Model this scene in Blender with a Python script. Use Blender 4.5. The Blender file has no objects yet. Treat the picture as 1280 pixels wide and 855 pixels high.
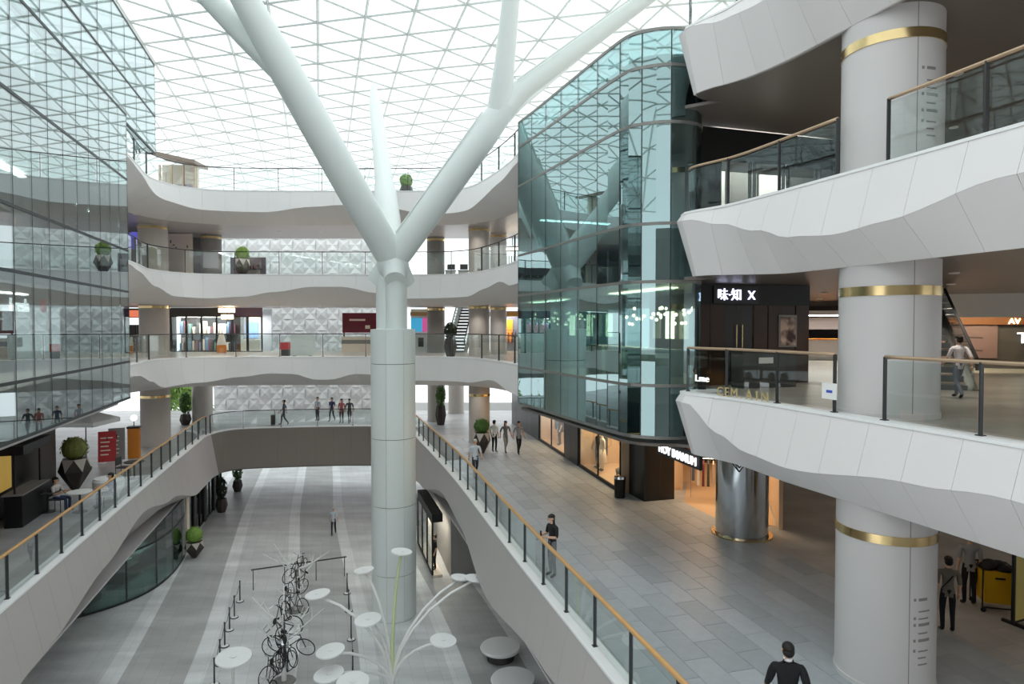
import bpy, bmesh, math, random
from mathutils import Vector, Matrix
R = random.Random(7)
sc = bpy.context.scene
COL = sc.collection
PI = math.pi
# ------------------------------------------------------------------ camera, sky, exposure
E = 6.6                                   # eye height above the street-level floor
FPX = 800.0                               # focal length in pixels of a 1280 px wide frame
PITCH = math.atan(19.5 / 800)
cam_d = bpy.data.cameras.new('camera'); cam_d.sensor_width = 36; cam_d.lens = FPX / 1280 * 36
cam_d.clip_end = 400
cam = bpy.data.objects.new('camera', cam_d); COL.objects.link(cam)
cam.location = (0, 0, E); cam.rotation_euler = (PI / 2 - PITCH, 0, 0)
sc.camera = cam
world = bpy.data.worlds.new('sky'); sc.world = world; world.use_nodes = True
bg = world.node_tree.nodes['Background']
bg.inputs[0].default_value = (0.93, 0.975, 1.0, 1); bg.inputs[1].default_value = 1.5
sc.view_settings.view_transform = 'Standard'; sc.view_settings.look = 'None'
sc.view_settings.gamma = 1; sc.view_settings.use_curve_mapping = False
sc.view_settings.exposure = 0.2
LAMP = 1.0                                # overall strength of the indoor lamps

# ------------------------------------------------------------------ levels (metres above the street-level floor)
B, G, L2, L3, L4, ROOF = -5.6, 0.0, 4.95, 9.3, 13.7, E + 13.5
U = Vector((-0.2873, 0.9578, 0)); V = Vector((0.9578, 0.2873, 0))     # along and across the mall

def pix(px, py, z=None, Y=None):
    dx = (px - 640) / FPX; v = (427.5 - py) / FPX
    d = Vector((dx, math.cos(PITCH) + v * math.sin(PITCH), v * math.cos(PITCH) - math.sin(PITCH)))
    t = (z - E) / d.z if z is not None else Y / d.y
    return Vector((0, 0, E)) + d * t

# ------------------------------------------------------------------ materials
def S(r, g, b):
    f = lambda c: c / 12.92 if c <= 0.04045 else ((c + 0.055) / 1.055) ** 2.4
    return (f(r / 255), f(g / 255), f(b / 255), 1)
MATS = {}
def mat(name, c, rough=0.6, metal=0.0, var=0.06, scale=3.0, spec=0.4, bump=0.0, emit=0.0):
    if name in MATS: return MATS[name]
    m = bpy.data.materials.new(name); m.use_nodes = True
    nt = m.node_tree; p = nt.nodes['Principled BSDF']; N = nt.nodes.new; L = nt.links.new
    p.inputs['Roughness'].default_value = rough; p.inputs['Metallic'].default_value = metal
    p.inputs['Specular IOR Level'].default_value = spec
    tc = N('ShaderNodeTexCoord'); no = N('ShaderNodeTexNoise'); no.inputs['Scale'].default_value = scale
    no.inputs['Detail'].default_value = 4; L(tc.outputs['Object'], no.inputs['Vector'])
    mx = N('ShaderNodeMix'); mx.data_type = 'RGBA'
    mx.inputs[6].default_value = tuple(min(1, x * (1 - var)) for x in c[:3]) + (1,)
    mx.inputs[7].default_value = tuple(min(1, x * (1 + var)) for x in c[:3]) + (1,)
    L(no.outputs['Fac'], mx.inputs[0]); L(mx.outputs[2], p.inputs['Base Color'])
    if emit:
        p.inputs['Emission Color'].default_value = c; p.inputs['Emission Strength'].default_value = emit
    if bump:
        b = N('ShaderNodeBump'); b.inputs['Strength'].default_value = bump; b.inputs['Distance'].default_value = 0.02
        L(no.outputs['Fac'], b.inputs['Height']); L(b.outputs[0], p.inputs['Normal'])
    MATS[name] = m; return m
def glass_mat(name, tint, refl, rough=0.01, ior=1.45, gl=(0.95, 0.97, 0.97, 1)):
    if name in MATS: return MATS[name]
    m = bpy.data.materials.new(name); m.use_nodes = True; nt = m.node_tree
    for n in list(nt.nodes): nt.nodes.remove(n)
    N = nt.nodes.new; L = nt.links.new
    o = N('ShaderNodeOutputMaterial'); mx = N('ShaderNodeMixShader'); t = N('ShaderNodeBsdfTransparent'); g = N('ShaderNodeBsdfGlossy')
    t.inputs[0].default_value = tint; g.inputs[0].default_value = gl; g.inputs[1].default_value = rough
    fr = N('ShaderNodeFresnel'); ge = N('ShaderNodeNewGeometry'); mr = N('ShaderNodeMapRange'); mr.inputs[3].default_value = ior; mr.inputs[4].default_value = 1 / ior; L(ge.outputs['Backfacing'], mr.inputs[0]); L(mr.outputs[0], fr.inputs[0])
    ad = N('ShaderNodeMath'); ad.operation = 'ADD'; ad.inputs[1].default_value = refl; ad.use_clamp = True
    L(fr.outputs[0], ad.inputs[0]); L(ad.outputs[0], mx.inputs[0]); L(t.outputs[0], mx.inputs[1]); L(g.outputs[0], mx.inputs[2]); L(mx.outputs[0], o.inputs[0])
    MATS[name] = m; return m
def paving_mat(name, c1, c2, mortar, bw, bh, rough=0.45, band=0.0, ang=0.0, spec=0.35):
    m = bpy.data.materials.new(name); m.use_nodes = True; nt = m.node_tree; N = nt.nodes.new; L = nt.links.new
    p = nt.nodes['Principled BSDF']; p.inputs['Roughness'].default_value = rough; p.inputs['Specular IOR Level'].default_value = spec
    tc = N('ShaderNodeTexCoord'); mp = N('ShaderNodeMapping'); mp.inputs['Rotation'].default_value = (0, 0, ang)
    L(tc.outputs['Object'], mp.inputs[0])
    br = N('ShaderNodeTexBrick'); br.inputs['Scale'].default_value = 1; br.inputs['Brick Width'].default_value = bw; br.inputs['Row Height'].default_value = bh
    br.inputs['Mortar Size'].default_value = 0.006; br.inputs['Color1'].default_value = c1; br.inputs['Color2'].default_value = c2; br.inputs['Mortar'].default_value = mortar
    L(mp.outputs[0], br.inputs[0])
    no = N('ShaderNodeTexNoise'); no.inputs['Scale'].default_value = 1.2; no.inputs['Detail'].default_value = 5
    sm = N('ShaderNodeMapping'); sm.inputs['Rotation'].default_value = (0, 0, ang); sm.inputs['Scale'].default_value = (0.25, 1.0, 1)
    L(tc.outputs['Object'], sm.inputs[0]); L(sm.outputs[0], no.inputs[0])
    mx = N('ShaderNodeMix'); mx.data_type = 'RGBA'; mx.blend_type = 'MULTIPLY'; mx.inputs[0].default_value = 1
    rp = N('ShaderNodeMapRange'); rp.inputs[1].default_value = 0.3; rp.inputs[2].default_value = 0.7; rp.inputs[3].default_value = 0.8; rp.inputs[4].default_value = 1.15
    L(no.outputs['Fac'], rp.inputs[0]); L(br.outputs[0], mx.inputs[6]); L(rp.outputs[0], mx.inputs[7])
    out = mx.outputs[2]
    if band:
        wv = N('ShaderNodeTexWave'); wv.wave_type = 'BANDS'; wv.bands_direction = 'Y'; wv.inputs['Scale'].default_value = band
        wv.inputs['Distortion'].default_value = 0.7; wv.inputs['Detail'].default_value = 0; L(mp.outputs[0], wv.inputs[0])
        r2 = N('ShaderNodeValToRGB'); r2.color_ramp.interpolation = 'CONSTANT'
        r2.color_ramp.elements[0].color = (0.64, 0.64, 0.63, 1); r2.color_ramp.elements[1].position = 0.3; r2.color_ramp.elements[1].color = (1.05, 1.05, 1.05, 1)
        e = r2.color_ramp.elements.new(0.62); e.color = (0.88, 0.88, 0.88, 1)
        L(wv.outputs['Fac'], r2.inputs[0])
        m2 = N('ShaderNodeMix'); m2.data_type = 'RGBA'; m2.blend_type = 'MULTIPLY'; m2.inputs[0].default_value = 1
        L(out, m2.inputs[6]); L(r2.outputs[0], m2.inputs[7]); out = m2.outputs[2]
    L(out, p.inputs['Base Color']); MATS[name] = m; return m

M_panel = mat('white_panel', S(226, 223, 222), 0.55, var=0.025, scale=0.8)
M_panelg = mat('grey_panel', S(184, 179, 177), 0.55, var=0.025, scale=0.8)
M_paneld = mat('taupe_panel', S(142, 136, 130), 0.55, var=0.03, scale=0.8)
M_core = mat('bulkhead_core', S(176, 172, 170), 0.8)
M_coping = mat('coping', S(240, 240, 240), 0.5, var=0.02)
M_tree = mat('tree_column_paint', S(228, 234, 231), 0.4, var=0.015)
M_treegap = mat('tree_column_gap', S(90, 96, 95), 0.8)
M_colu = mat('column_cladding', S(206, 203, 202), 0.42, var=0.03, scale=0.7)
M_stone = mat('stone_column', S(190, 183, 176), 0.5, var=0.06)
M_brass = mat('brass', S(214, 190, 140), 0.22, 1.0, var=0.15, scale=4)
M_chrome = mat('chrome', S(205, 208, 212), 0.12, 1.0, var=0.02)
M_wood = mat('handrail_wood', S(206, 160, 104), 0.4, var=0.12, scale=8)
M_bronze = mat('handrail_bronze', S(196, 168, 140), 0.35, 0.5, var=0.08, scale=6)
M_post = mat('steel_post', S(74, 76, 78), 0.4, 0.6)
M_mull = mat('mullion', S(52, 58, 60), 0.45, 0.3)
M_mullpale = mat('transom_steel', S(128, 128, 124), 0.4, 0.5)
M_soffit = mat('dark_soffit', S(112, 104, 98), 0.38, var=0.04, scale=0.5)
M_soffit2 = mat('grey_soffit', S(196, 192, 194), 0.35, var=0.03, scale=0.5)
M_black = mat('black_stone', S(30, 30, 31), 0.3, var=0.15)
M_blackm = mat('black_metal', S(24, 24, 26), 0.45)
M_darkwood = mat('dark_wood', S(66, 45, 34), 0.4, var=0.25, scale=2)
M_lattice = mat('lattice_white', S(250, 250, 250), 0.6, var=0.01)
M_white = mat('white_paint', S(240, 240, 238), 0.6, var=0.02)
M_cream = mat('cream_panel', S(232, 218, 204), 0.6, var=0.03)
M_warmwall = mat('warm_wall', S(224, 198, 166), 0.7)
M_shopfloor = mat('shop_floor', S(214, 184, 150), 0.5)
M_maroon = mat('maroon_board', S(116, 40, 56), 0.5)
M_grey = mat('mid_grey', S(138, 136, 134), 0.6)
M_dgrey = mat('dark_grey', S(70, 68, 66), 0.6)
M_bar = mat('roof_bar_paint', S(242, 246, 244), 0.5, var=0.02)
M_leaf = mat('leaf', S(74, 110, 48), 0.6, var=0.4, scale=9)
M_leafb = mat('leaf_bright', S(126, 160, 72), 0.6, var=0.35, scale=9)
M_planter = mat('dark_planter', S(66, 58, 54), 0.5, var=0.1)
M_planterf = mat('pale_facet', S(190, 182, 172), 0.5)
M_teal = mat('teal_counter', S(150, 190, 182), 0.5)
M_yellow = mat('yellow_plastic', S(232, 176, 28), 0.45)
M_orange = mat('orange_paint', S(214, 130, 40), 0.5)
M_red = mat('red_board', S(190, 54, 58), 0.5)
M_rubber = mat('rubber', S(34, 34, 36), 0.7)
M_lime = mat('lime_stem', S(214, 226, 176), 0.5)
M_lampwarm = mat('lamp_warm', (1.0, 0.78, 0.5, 1), emit=9, var=0)
M_lampwhite = mat('lamp_white', (1.0, 0.95, 0.88, 1), emit=14, var=0)
M_signwhite = mat('sign_white', (1, 1, 1, 1), emit=1.3, var=0)
M_signblue = mat('sign_led', (0.72, 0.74, 1.0, 1), emit=2.0, var=0)
M_gold = mat('gold_letter', S(226, 206, 150), 0.3, 0.5)
M_print = mat('grey_print', S(138, 134, 132), 0.7)
G_rail = glass_mat('rail_glass', (0.93, 0.965, 0.955, 1), 0.02)
G_left = glass_mat('facade_glass_grey', (0.55, 0.61, 0.61, 1), 0.27, gl=(0.80, 0.87, 0.88, 1))
G_right = glass_mat('facade_glass_teal', (0.50, 0.66, 0.66, 1), 0.34, gl=(0.57, 0.72, 0.73, 1))
G_shop = glass_mat('shop_glass', (0.9, 0.93, 0.92, 1), 0.03)
G_dark = glass_mat('teal_shop_glass', (0.30, 0.42, 0.40, 1), 0.08)
G_roof = glass_mat('roof_glass', (0.965, 0.985, 0.978, 1), 0.0, rough=0.3, ior=1.01)
M_plaza = paving_mat('plaza_paving', S(220, 221, 222), S(227, 228, 229), S(198, 198, 198), 1.2, 0.5, band=0.055, ang=-(PI / 2 + 0.2914))
M_walk = paving_mat('walkway_paving', S(172, 172, 172), S(182, 181, 180), S(150, 149, 148), 1.2, 0.6, ang=-(PI / 2 + 0.2914), rough=0.4)
M_upper = paving_mat('upper_paving', S(172, 166, 158), S(180, 174, 166), S(140, 134, 128), 1.0, 1.0, rough=0.3)
M_slabs = [mat('granite_a', S(170, 176, 181), 0.42, var=0.12, scale=5), mat('granite_b', S(177, 182, 187), 0.42, var=0.12, scale=5), mat('granite_c', S(163, 168, 173), 0.45, var=0.12, scale=5)]

ORD = 'first second third fourth fifth sixth seventh eighth ninth tenth'.split()
# ------------------------------------------------------------------ mesh building
class MB:
    def __init__(s): s.v = []; s.f = []; s.mi = []; s.m = 0; s.sm = False
    def add(s, vs, fs):
        o = len(s.v); s.v += [tuple(v) for v in vs]
        for f in fs: s.f.append(tuple(i + o for i in f)); s.mi.append(s.m)
        return s
    def box(s, a, b, X=None, Yv=None, o=(0, 0, 0)):
        """box between local corners a and b; X, Yv are the horizontal axes, o the origin"""
        X = X or Vector((1, 0, 0)); Yv = Yv or Vector((-X.y, X.x, 0)); o = Vector(o)
        vs = [o + X * x + Yv * y + Vector((0, 0, z)) for z in (a[2], b[2]) for x, y in ((a[0], a[1]), (b[0], a[1]), (b[0], b[1]), (a[0], b[1]))]
        return s.add(vs, [(3, 2, 1, 0), (4, 5, 6, 7), (0, 1, 5, 4), (1, 2, 6, 5), (2, 3, 7, 6), (3, 0, 4, 7)])
    def tube(s, pts, rad, n=8, caps=True):
        pts = [Vector(p) for p in pts]; rad = rad if isinstance(rad, (list, tuple)) else [rad] * len(pts)
        rings = []; ref = None
        for i, p in enumerate(pts):
            t = (pts[min(i + 1, len(pts) - 1)] - pts[max(i - 1, 0)]).normalized()
            if ref is None: ref = Vector((0, 0, 1)) if abs(t.z) < 0.9 else Vector((1, 0, 0))
            a = ref - t * ref.dot(t)
            if a.length < 1e-4: a = t.orthogonal()
            a.normalize(); b = t.cross(a); ref = a
            rings.append([p + (a * math.cos(2 * PI * k / n) + b * math.sin(2 * PI * k / n)) * rad[i] for k in range(n)])
        vs = [v for r in rings for v in r]; fs = []
        for i in range(len(pts) - 1):
            for k in range(n): fs.append((i * n + k, i * n + (k + 1) % n, (i + 1) * n + (k + 1) % n, (i + 1) * n + k))
        if caps: fs += [tuple(range(n - 1, -1, -1)), tuple((len(pts) - 1) * n + k for k in range(n))]
        return s.add(vs, fs)
    def lathe(s, prof, c=(0, 0, 0), n=16, sx=1, sy=1):
        c = Vector(c); vs = []; fs = []; m = len(prof)
        for k in range(n):
            a = 2 * PI * k / n
            for r, z in prof: vs.append(c + Vector((r * math.cos(a) * sx, r * math.sin(a) * sy, z)))
        for k in range(n):
            for i in range(m - 1):
                a, b = k * m + i, ((k + 1) % n) * m + i
                fs.append((a, b, b + 1, a + 1))
        if prof[0][0] > 1e-6: fs.append(tuple(k * m for k in range(n - 1, -1, -1)))
        if prof[-1][0] > 1e-6: fs.append(tuple(k * m + m - 1 for k in range(n)))
        return s.add(vs, fs)
    def prism(s, poly, z0, z1):
        n = len(poly); vs = [(p[0], p[1], z0) for p in poly] + [(p[0], p[1], z1) for p in poly]
        return s.add(vs, [tuple(range(n - 1, -1, -1)), tuple(range(n, 2 * n))] + [(i, (i + 1) % n, n + (i + 1) % n, n + i) for i in range(n)])
    def ball(s, c, rx, ry=None, rz=None, n=10, m=7, zmin=-1.0):
        ry = ry or rx; rz = rz or rx; prof = []
        for i in range(m + 1):
            t = math.asin(max(-1, zmin)) + (PI / 2 - math.asin(max(-1, zmin))) * i / m
            prof.append((max(0.0, math.cos(t)) * 1.0, math.sin(t)))
        k = MB().lathe([(r, z) for r, z in prof], n=n)
        return s.add([(c[0] + v[0] * rx, c[1] + v[1] * ry, c[2] + v[2] * rz) for v in k.v], k.f)
    def mesh(s, name, mats):
        me = bpy.data.meshes.new(name); me.from_pydata(s.v, [], s.f)
        for m in (mats if isinstance(mats, (list, tuple)) else [mats]): me.materials.append(m)
        if any(s.mi): me.polygons.foreach_set('material_index', s.mi)
        if s.sm: me.polygons.foreach_set('use_smooth', [True] * len(me.polygons))
        me.validate(); me.update(); return me
    def build(s, name, mats, parent=None, smooth=False, loc=None):
        s.sm = smooth; return link(name, s.mesh(name, mats), parent, loc)
def recalc(me):
    bm = bmesh.new(); bm.from_mesh(me); bmesh.ops.recalc_face_normals(bm, faces=bm.faces[:]); bm.to_mesh(me); bm.free()
def autosmooth(o, deg=40):
    me = o.data; me.polygons.foreach_set('use_smooth', [True] * len(me.polygons)); me.set_sharp_from_angle(angle=math.radians(deg)); return o
def link(name, data, parent=None, loc=None, rz=0):
    o = bpy.data.objects.new(name, data); COL.objects.link(o); o.parent = parent
    if loc is not None: o.location = loc
    if rz: o.rotation_euler.z = rz
    return o
def tag(o, label=None, cat=None, group=None, kind=None):
    if label: o['label'] = label
    if cat: o['category'] = cat
    if group: o['group'] = group
    if kind: o['kind'] = kind
    return o
def empty(name, loc=(0, 0, 0), rz=0, label=None, cat=None, group=None, kind=None):
    return tag(link(name, None, None, loc, rz), label, cat, group, kind)
def copy_tree(o, parent=None):
    c = o.copy(); COL.objects.link(c); c.parent = parent
    for ch in list(o.children): copy_tree(ch, c)
    return c
def text_mesh(body, size, extrude=0.02):
    cu = bpy.data.curves.new('lettering', 'FONT'); cu.body = body; cu.size = size; cu.extrude = extrude; cu.align_x = 'CENTER'; cu.resolution_u = 3
    o = bpy.data.objects.new('lettering', cu); COL.objects.link(o)
    bpy.context.view_layer.update(); dg = bpy.context.evaluated_depsgraph_get()
    me = bpy.data.meshes.new_from_object(o.evaluated_get(dg)); bpy.data.objects.remove(o); bpy.data.curves.remove(cu); return me
def text(body, size, m, parent, loc, rz=0, mirror=False, name='lettering', extrude=0.02):
    """upright lettering that reads from the side its local -Y faces"""
    me = text_mesh(body, size, extrude); me.materials.clear(); me.materials.append(m)
    o = link(name, me, parent, loc); o.rotation_euler = (PI / 2, 0, rz)
    if mirror: me.transform(Matrix.Scale(-1, 4, (1, 0, 0))); me.flip_normals()
    return o
def lamp(kind, name, loc, power, color=(1, 0.9, 0.78), size=0.3, parent=None, rot=None, sizey=None, angle=None):
    d = bpy.data.lights.new(name, kind); d.energy = power * LAMP; d.color = color
    if kind == 'AREA':
        d.size = size
        if sizey: d.shape = 'RECTANGLE'; d.size_y = sizey
    else: d.shadow_soft_size = size
    if kind == 'SPOT': d.spot_size = angle or 2.2; d.spot_blend = 0.6
    o = link(name, d, parent, loc)
    if rot: o.rotation_euler = rot
    return o

class Path:
    """smooth horizontal curve; side=+1: the open void lies to the left of the walking direction"""
    def __init__(s, pts, side=1, step=0.2, straight=False):
        P = [Vector((p[0], p[1], 0)) for p in pts]; d = []
        if straight: d = P
        else:
            Q = [P[0] * 2 - P[1]] + P + [P[-1] * 2 - P[-2]]
            for i in range(1, len(Q) - 2):
                a, b, c, e = Q[i - 1], Q[i], Q[i + 1], Q[i + 2]
                n = max(2, int((c - b).length / step))
                for k in range(n):
                    t = k / n
                    d.append(0.5 * ((2 * b) + (c - a) * t + (2 * a - 5 * b + 4 * c - e) * t * t + (3 * b - a - 3 * c + e) * t ** 3))
            d.append(P[-1])
        s.p = d; s.side = side; s.s = [0]
        for i in range(1, len(d)): s.s.append(s.s[-1] + (d[i] - d[i - 1]).length)
        s.len = s.s[-1]
    def at(s, x):
        x = min(max(x, 0), s.len); lo, hi = 0, len(s.s) - 1
        while hi - lo > 1:
            m = (lo + hi) // 2
            if s.s[m] <= x: lo = m
            else: hi = m
        t = (x - s.s[lo]) / max(1e-9, s.s[hi] - s.s[lo]); p = s.p[lo].lerp(s.p[hi], t)
        a = s.p[max(lo - 1, 0)]; b = s.p[min(hi + 1, len(s.p) - 1)]
        tg = (b - a).normalized(); return p, tg, Vector((-tg.y, tg.x, 0)) * s.side
    def off(s, x, o, z=0):
        p, t, n = s.at(x); q = p + n * o; q.z = z; return q
    def near(s, f):
        return min(range(len(s.p)), key=lambda i: f(s.p[i]))
    def s_at_y(s, y): return s.s[s.near(lambda p: abs(p.y - y))]
    def s_at_px(s, px): return s.s[s.near(lambda p: abs(640 + FPX * p.x / p.y - px) if p.y > 1 else 1e9)]
    def poly(s, o=0.0, a=0, b=None, step=0.5):
        b = s.len if b is None else b; n = max(1, int((b - a) / step)); return [s.off(a + (b - a) * i / n, o) for i in range(n + 1)]
def interp(keys):
    keys = sorted(keys)
    def f(x):
        if x <= keys[0][0]: return keys[0][1]
        for (a, b), (c, d) in zip(keys, keys[1:]):
            if x <= c:
                t = (x - a) / (c - a); t = t * t * (3 - 2 * t); return b + (d - b) * t
        return keys[-1][1]
    return f
# ------------------------------------------------------------------ plan curves
GV = Path([(-8.3, 2), (-11.8, 14.7), (-14.9, 25.6), (-17.6, 35.5), (-18.35, 38.6), (-17.7, 40.7), (-15.3, 41.4), (-12, 41.9), (-9, 42), (-7.2, 41.5), (-6.25, 39.6), (-5.1, 36), (-2.5, 27.5), (0, 18.3), (1.84, 11.8), (4.6, 2)], -1)
FAR = Path([(-15.75, 26.2), (-16.4, 28.1), (-17.3, 30.8), (-16.9, 32.7), (-15.5, 33.6), (-13, 33.85), (-8, 33.9), (-4, 33.8), (-2.3, 33), (-1.2, 31), (-0.2, 28.3), (0.3, 26.4), (0.6, 25.0)], -1)
NEAR = Path([(5.2, 16.4), (4.6, 16.25), (4.2, 15.9), (4.15, 15.5), (4.45, 15.0), (4.98, 14.2), (6.05, 11.2), (7.0, 8.3), (8.4, 4), (9.7, 0)], -1)
GLS = Path([(0.24, 24.2), (0.9, 22.55), (1.9, 19.9), (2.9, 17.3), (3.3, 16.8), (3.9, 16.55), (4.5, 16.6), (4.95, 16.9), (5.1, 17.4)], -1)
GLSS = Path([(0.24, 24.2), (2.85, 17.35)], -1, straight=True)
LG0 = Vector((-8.38, 2.0, 0)); LG1 = Vector((-15.6, 26.07, 0))        # foot line of the left glass front
LGT = (LG1 - LG0).normalized(); LGN = Vector((LGT.y, -LGT.x, 0))       # LGN points into the void

# ------------------------------------------------------------------ floors and soffits
def slab(name, poly, z0, z1, m, label, parent=None):
    o = MB().prism([(p[0], p[1]) for p in poly], z0, z1).build(name, m, parent); recalc(o.data)
    return tag(o, label, 'floor' if 'floor' in name else 'ceiling', kind='structure')
plaza = slab('floor', [(-48, 0), (26, 0), (26, 70), (-48, 70)], B - 0.3, B, M_plaza, 'banded grey paving of the sunken plaza')
g_poly = [(p.x, p.y) for p in GV.poly(-0.3)] + [(28, 2), (28, 50), (-48, 50), (-48, 2)]
gfloor = slab('floor', g_poly, -0.4, G, M_walk, 'grey stone floor of the street-level walkways')
slab('ceiling', g_poly, -2.45, -2.38, M_soffit2, 'grey soffit above the sunken plaza')
lg_in = [LG0 - LGN * 0.35 + Vector((0, 0, 0)), LG1 - LGN * 0.35 - LGT * 0.3]
def upper_poly(back):
    return [(p.x, p.y) for p in lg_in] + [(p.x, p.y) for p in FAR.poly(-0.32)] + [(p.x, p.y) for p in GLS.poly(-0.3, 0, GLS.len - 1.6)] + [(5.3, 16.9)] + [(p.x, p.y) for p in NEAR.poly(-0.32)] + [(30, 0), (30, back), (-44, back), (-44, 2)]
for z, mm, back, nm in ((L2, M_upper, 43, 'second'), (L3, M_upper, 42, 'third'), (L4, M_upper, 38.6, 'top')):
    slab('floor', upper_poly(back), z - 0.4, z, mm, f'pale stone floor of the {nm} gallery storey')
# soffits: dark over the near right galleries, pale over the far ones
NI0 = interp([(0, -.3), (1.7, -.34), (3.6, -.4)])
def split_soffit(z, nm):
    right = [(p.x, p.y) for p in GLS.poly(-0.12, 0, GLS.len - 1.25)] + [(p.x, p.y) for p in (NEAR.off(x, NI0(x)) for x in [NEAR.len * i / 40 for i in range(41)])] + [(30, 0), (30, 43), (3, 43), (0.8, 25.2)]
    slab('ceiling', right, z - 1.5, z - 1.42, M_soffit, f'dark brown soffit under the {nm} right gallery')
    left = [(p.x, p.y) for p in lg_in] + [(p.x, p.y) for p in FAR.poly(-1.28)] + [(3, 41), (-44, 41), (-44, 2)]
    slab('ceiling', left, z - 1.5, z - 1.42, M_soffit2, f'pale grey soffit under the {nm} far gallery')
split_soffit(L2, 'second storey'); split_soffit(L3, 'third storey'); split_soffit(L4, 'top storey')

# ------------------------------------------------------------------ wavy bulkheads
def bulkhead(name, path, a, b, zt, H, wave, pw, label, inset=-1.25, cop=True, m=None, seg=3, bulge=0.34):
    m = m or M_panel
    fin = inset if callable(inset) else (lambda x, v=inset: v); fH = H if callable(H) else (lambda x, v=H: v)
    core = MB(); n = max(2, int((b - a) / 0.5)); vs = []; fs = []
    for i in range(n + 1):
        x = a + (b - a) * i / n
        vs += [path.off(x, fin(x) - 0.09, zt - 0.42), path.off(x, fin(x) - 0.15, zt - 0.42), path.off(x, fin(x) - 0.15, zt - fH(x) + 0.02), path.off(x, fin(x) - 0.09, zt - fH(x) + 0.02)]
        if i:
            k = (i - 1) * 4
            for e in range(4): fs.append((k + e, k + (e + 1) % 4, k + 4 + (e + 1) % 4, k + 4 + e))
    core.add(vs, fs + [(0, 1, 2, 3), (n * 4 + 3, n * 4 + 2, n * 4 + 1, n * 4)])
    root = core.build(name, M_core); recalc(root.data); tag(root, label, 'bulkhead', kind='structure')
    prof = lambda w: 0.08 + bulge * (w / fH(b))
    nP = max(1, round((b - a) / pw))
    for i in range(nP):
        x0 = a + (b - a) * i / nP + 0.003; x1 = a + (b - a) * (i + 1) / nP - 0.003
        for part in (0, 1):
            vs = []
            for k in range(seg + 1):
                x = x0 + (x1 - x0) * k / seg; w = max(0.03, min(fH(x) - 0.05, wave(x)))
                A = (0.0, zt) if part == 0 else (prof(w), zt - w - 0.004)
                C = (prof(w), zt - w) if part == 0 else (fin(x), zt - fH(x))
                vs += [path.off(x, A[0], A[1]), path.off(x, C[0], C[1]), path.off(x, C[0] - 0.05, C[1]), path.off(x, A[0] - 0.05, A[1])]
            fs = []
            for k in range(seg):
                for e in range(4): fs.append((k * 4 + e, k * 4 + (e + 1) % 4, k * 4 + 4 + (e + 1) % 4, k * 4 + 4 + e))
            fs += [(3, 2, 1, 0), (seg * 4, seg * 4 + 1, seg * 4 + 2, seg * 4 + 3)]
            o = MB().add(vs, fs).build('panel', m, root); recalc(o.data)
            me = o.data; me.polygons.foreach_set('use_smooth', [True] * len(me.polygons)); me.set_sharp_from_angle(angle=math.radians(35))
    for x, sg_ in ((a, -1), (b, 1)):
        w = max(0.03, min(fH(x) - 0.05, wave(x))); vs = []
        for y in (x, x - sg_ * 0.03):
            vs += [path.off(y, -0.02, zt - 0.01), path.off(y, prof(w) - 0.02, zt - w), path.off(y, fin(x) - 0.02, zt - fH(x) + 0.01), path.off(y, fin(x) - 0.1, zt - fH(x) + 0.01), path.off(y, fin(x) - 0.1, zt - 0.01)]
        o = MB().add(vs, [(0, 1, 2, 3, 4), (9, 8, 7, 6, 5)] + [(i, i + 5, (i + 1) % 5 + 5, (i + 1) % 5) for i in range(5)]).build('end_cap', m, root); recalc(o.data)
    if cop:
        n = max(2, int((b - a) / 0.4)); vs = []; fs = []
        for i in range(n + 1):
            x = a + (b - a) * i / n
            vs += [path.off(x, 0.02, zt), path.off(x, 0.02, zt + 0.05), path.off(x, -0.36, zt + 0.05), path.off(x, -0.36, zt)]
            if i:
                k = (i - 1) * 4
                for e in range(4): fs.append((k + e, k + (e + 1) % 4, k + 4 + (e + 1) % 4, k + 4 + e))
        o = MB().add(vs, fs + [(0, 1, 2, 3), (n * 4 + 3, n * 4 + 2, n * 4 + 1, n * 4)]).build('coping', M_coping, root); recalc(o.data)
    return root
sy = NEAR.s_at_y
w2 = interp([(NEAR.s_at_y(y), w) for y, w in ((16.0, .14), (15.3, .18), (14.6, .75), (13.6, 1.02), (12.5, 1.1), (10, .8), (8.7, .68), (5, .95), (1, .6))] + [(0, .12)])
w3 = interp([(NEAR.s_at_y(y), w) for y, w in ((16.0, .12), (15.2, .18), (14.4, .4), (13.4, .72), (12.4, .98), (11.4, 1.08), (10.4, 1.0), (8.7, .68), (5, .5), (1, .9))] + [(0, .1)])
w4 = interp([(NEAR.s_at_y(y), w) for y, w in ((16.0, .05), (15.2, .06), (14.4, .26), (13.4, .42), (12, .8), (10, 1.0), (7, .7), (1, .5))] + [(0, .05)])
NI = interp([(0, -.28), (1.7, -.3), (3.6, -.36)]); NH = interp([(0, 1.45), (1.8, 1.48), (4.5, 1.6)])
bulkhead('trim_1', NEAR, 0, NEAR.len, L2, NH, w2, 0.82, 'white wavy bulkhead of the second-storey right gallery', inset=NI)
bulkhead('trim_2', NEAR, 0, NEAR.len, L3, NH, w3, 0.82, 'white wavy bulkhead of the third-storey right gallery', inset=NI)
bulkhead('trim_3', NEAR, 0, NEAR.len, L4, NH, w4, 0.82, 'white wavy bulkhead of the top-storey right gallery', inset=NI)
sx = FAR.s_at_px
f2 = interp([(0, .4), (sx(166), .45), (sx(180), .9), (sx(196), 1.34), (sx(250), 1.25), (sx(300), 1.0), (sx(340), .82), (sx(368), .85), (sx(400), 1.15), (sx(412), 1.15), (sx(445), .85), (sx(475), .9), (sx(520), 1.2), (sx(590), 1.2), (sx(622), .85), (sx(645), 1.1)])
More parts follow.
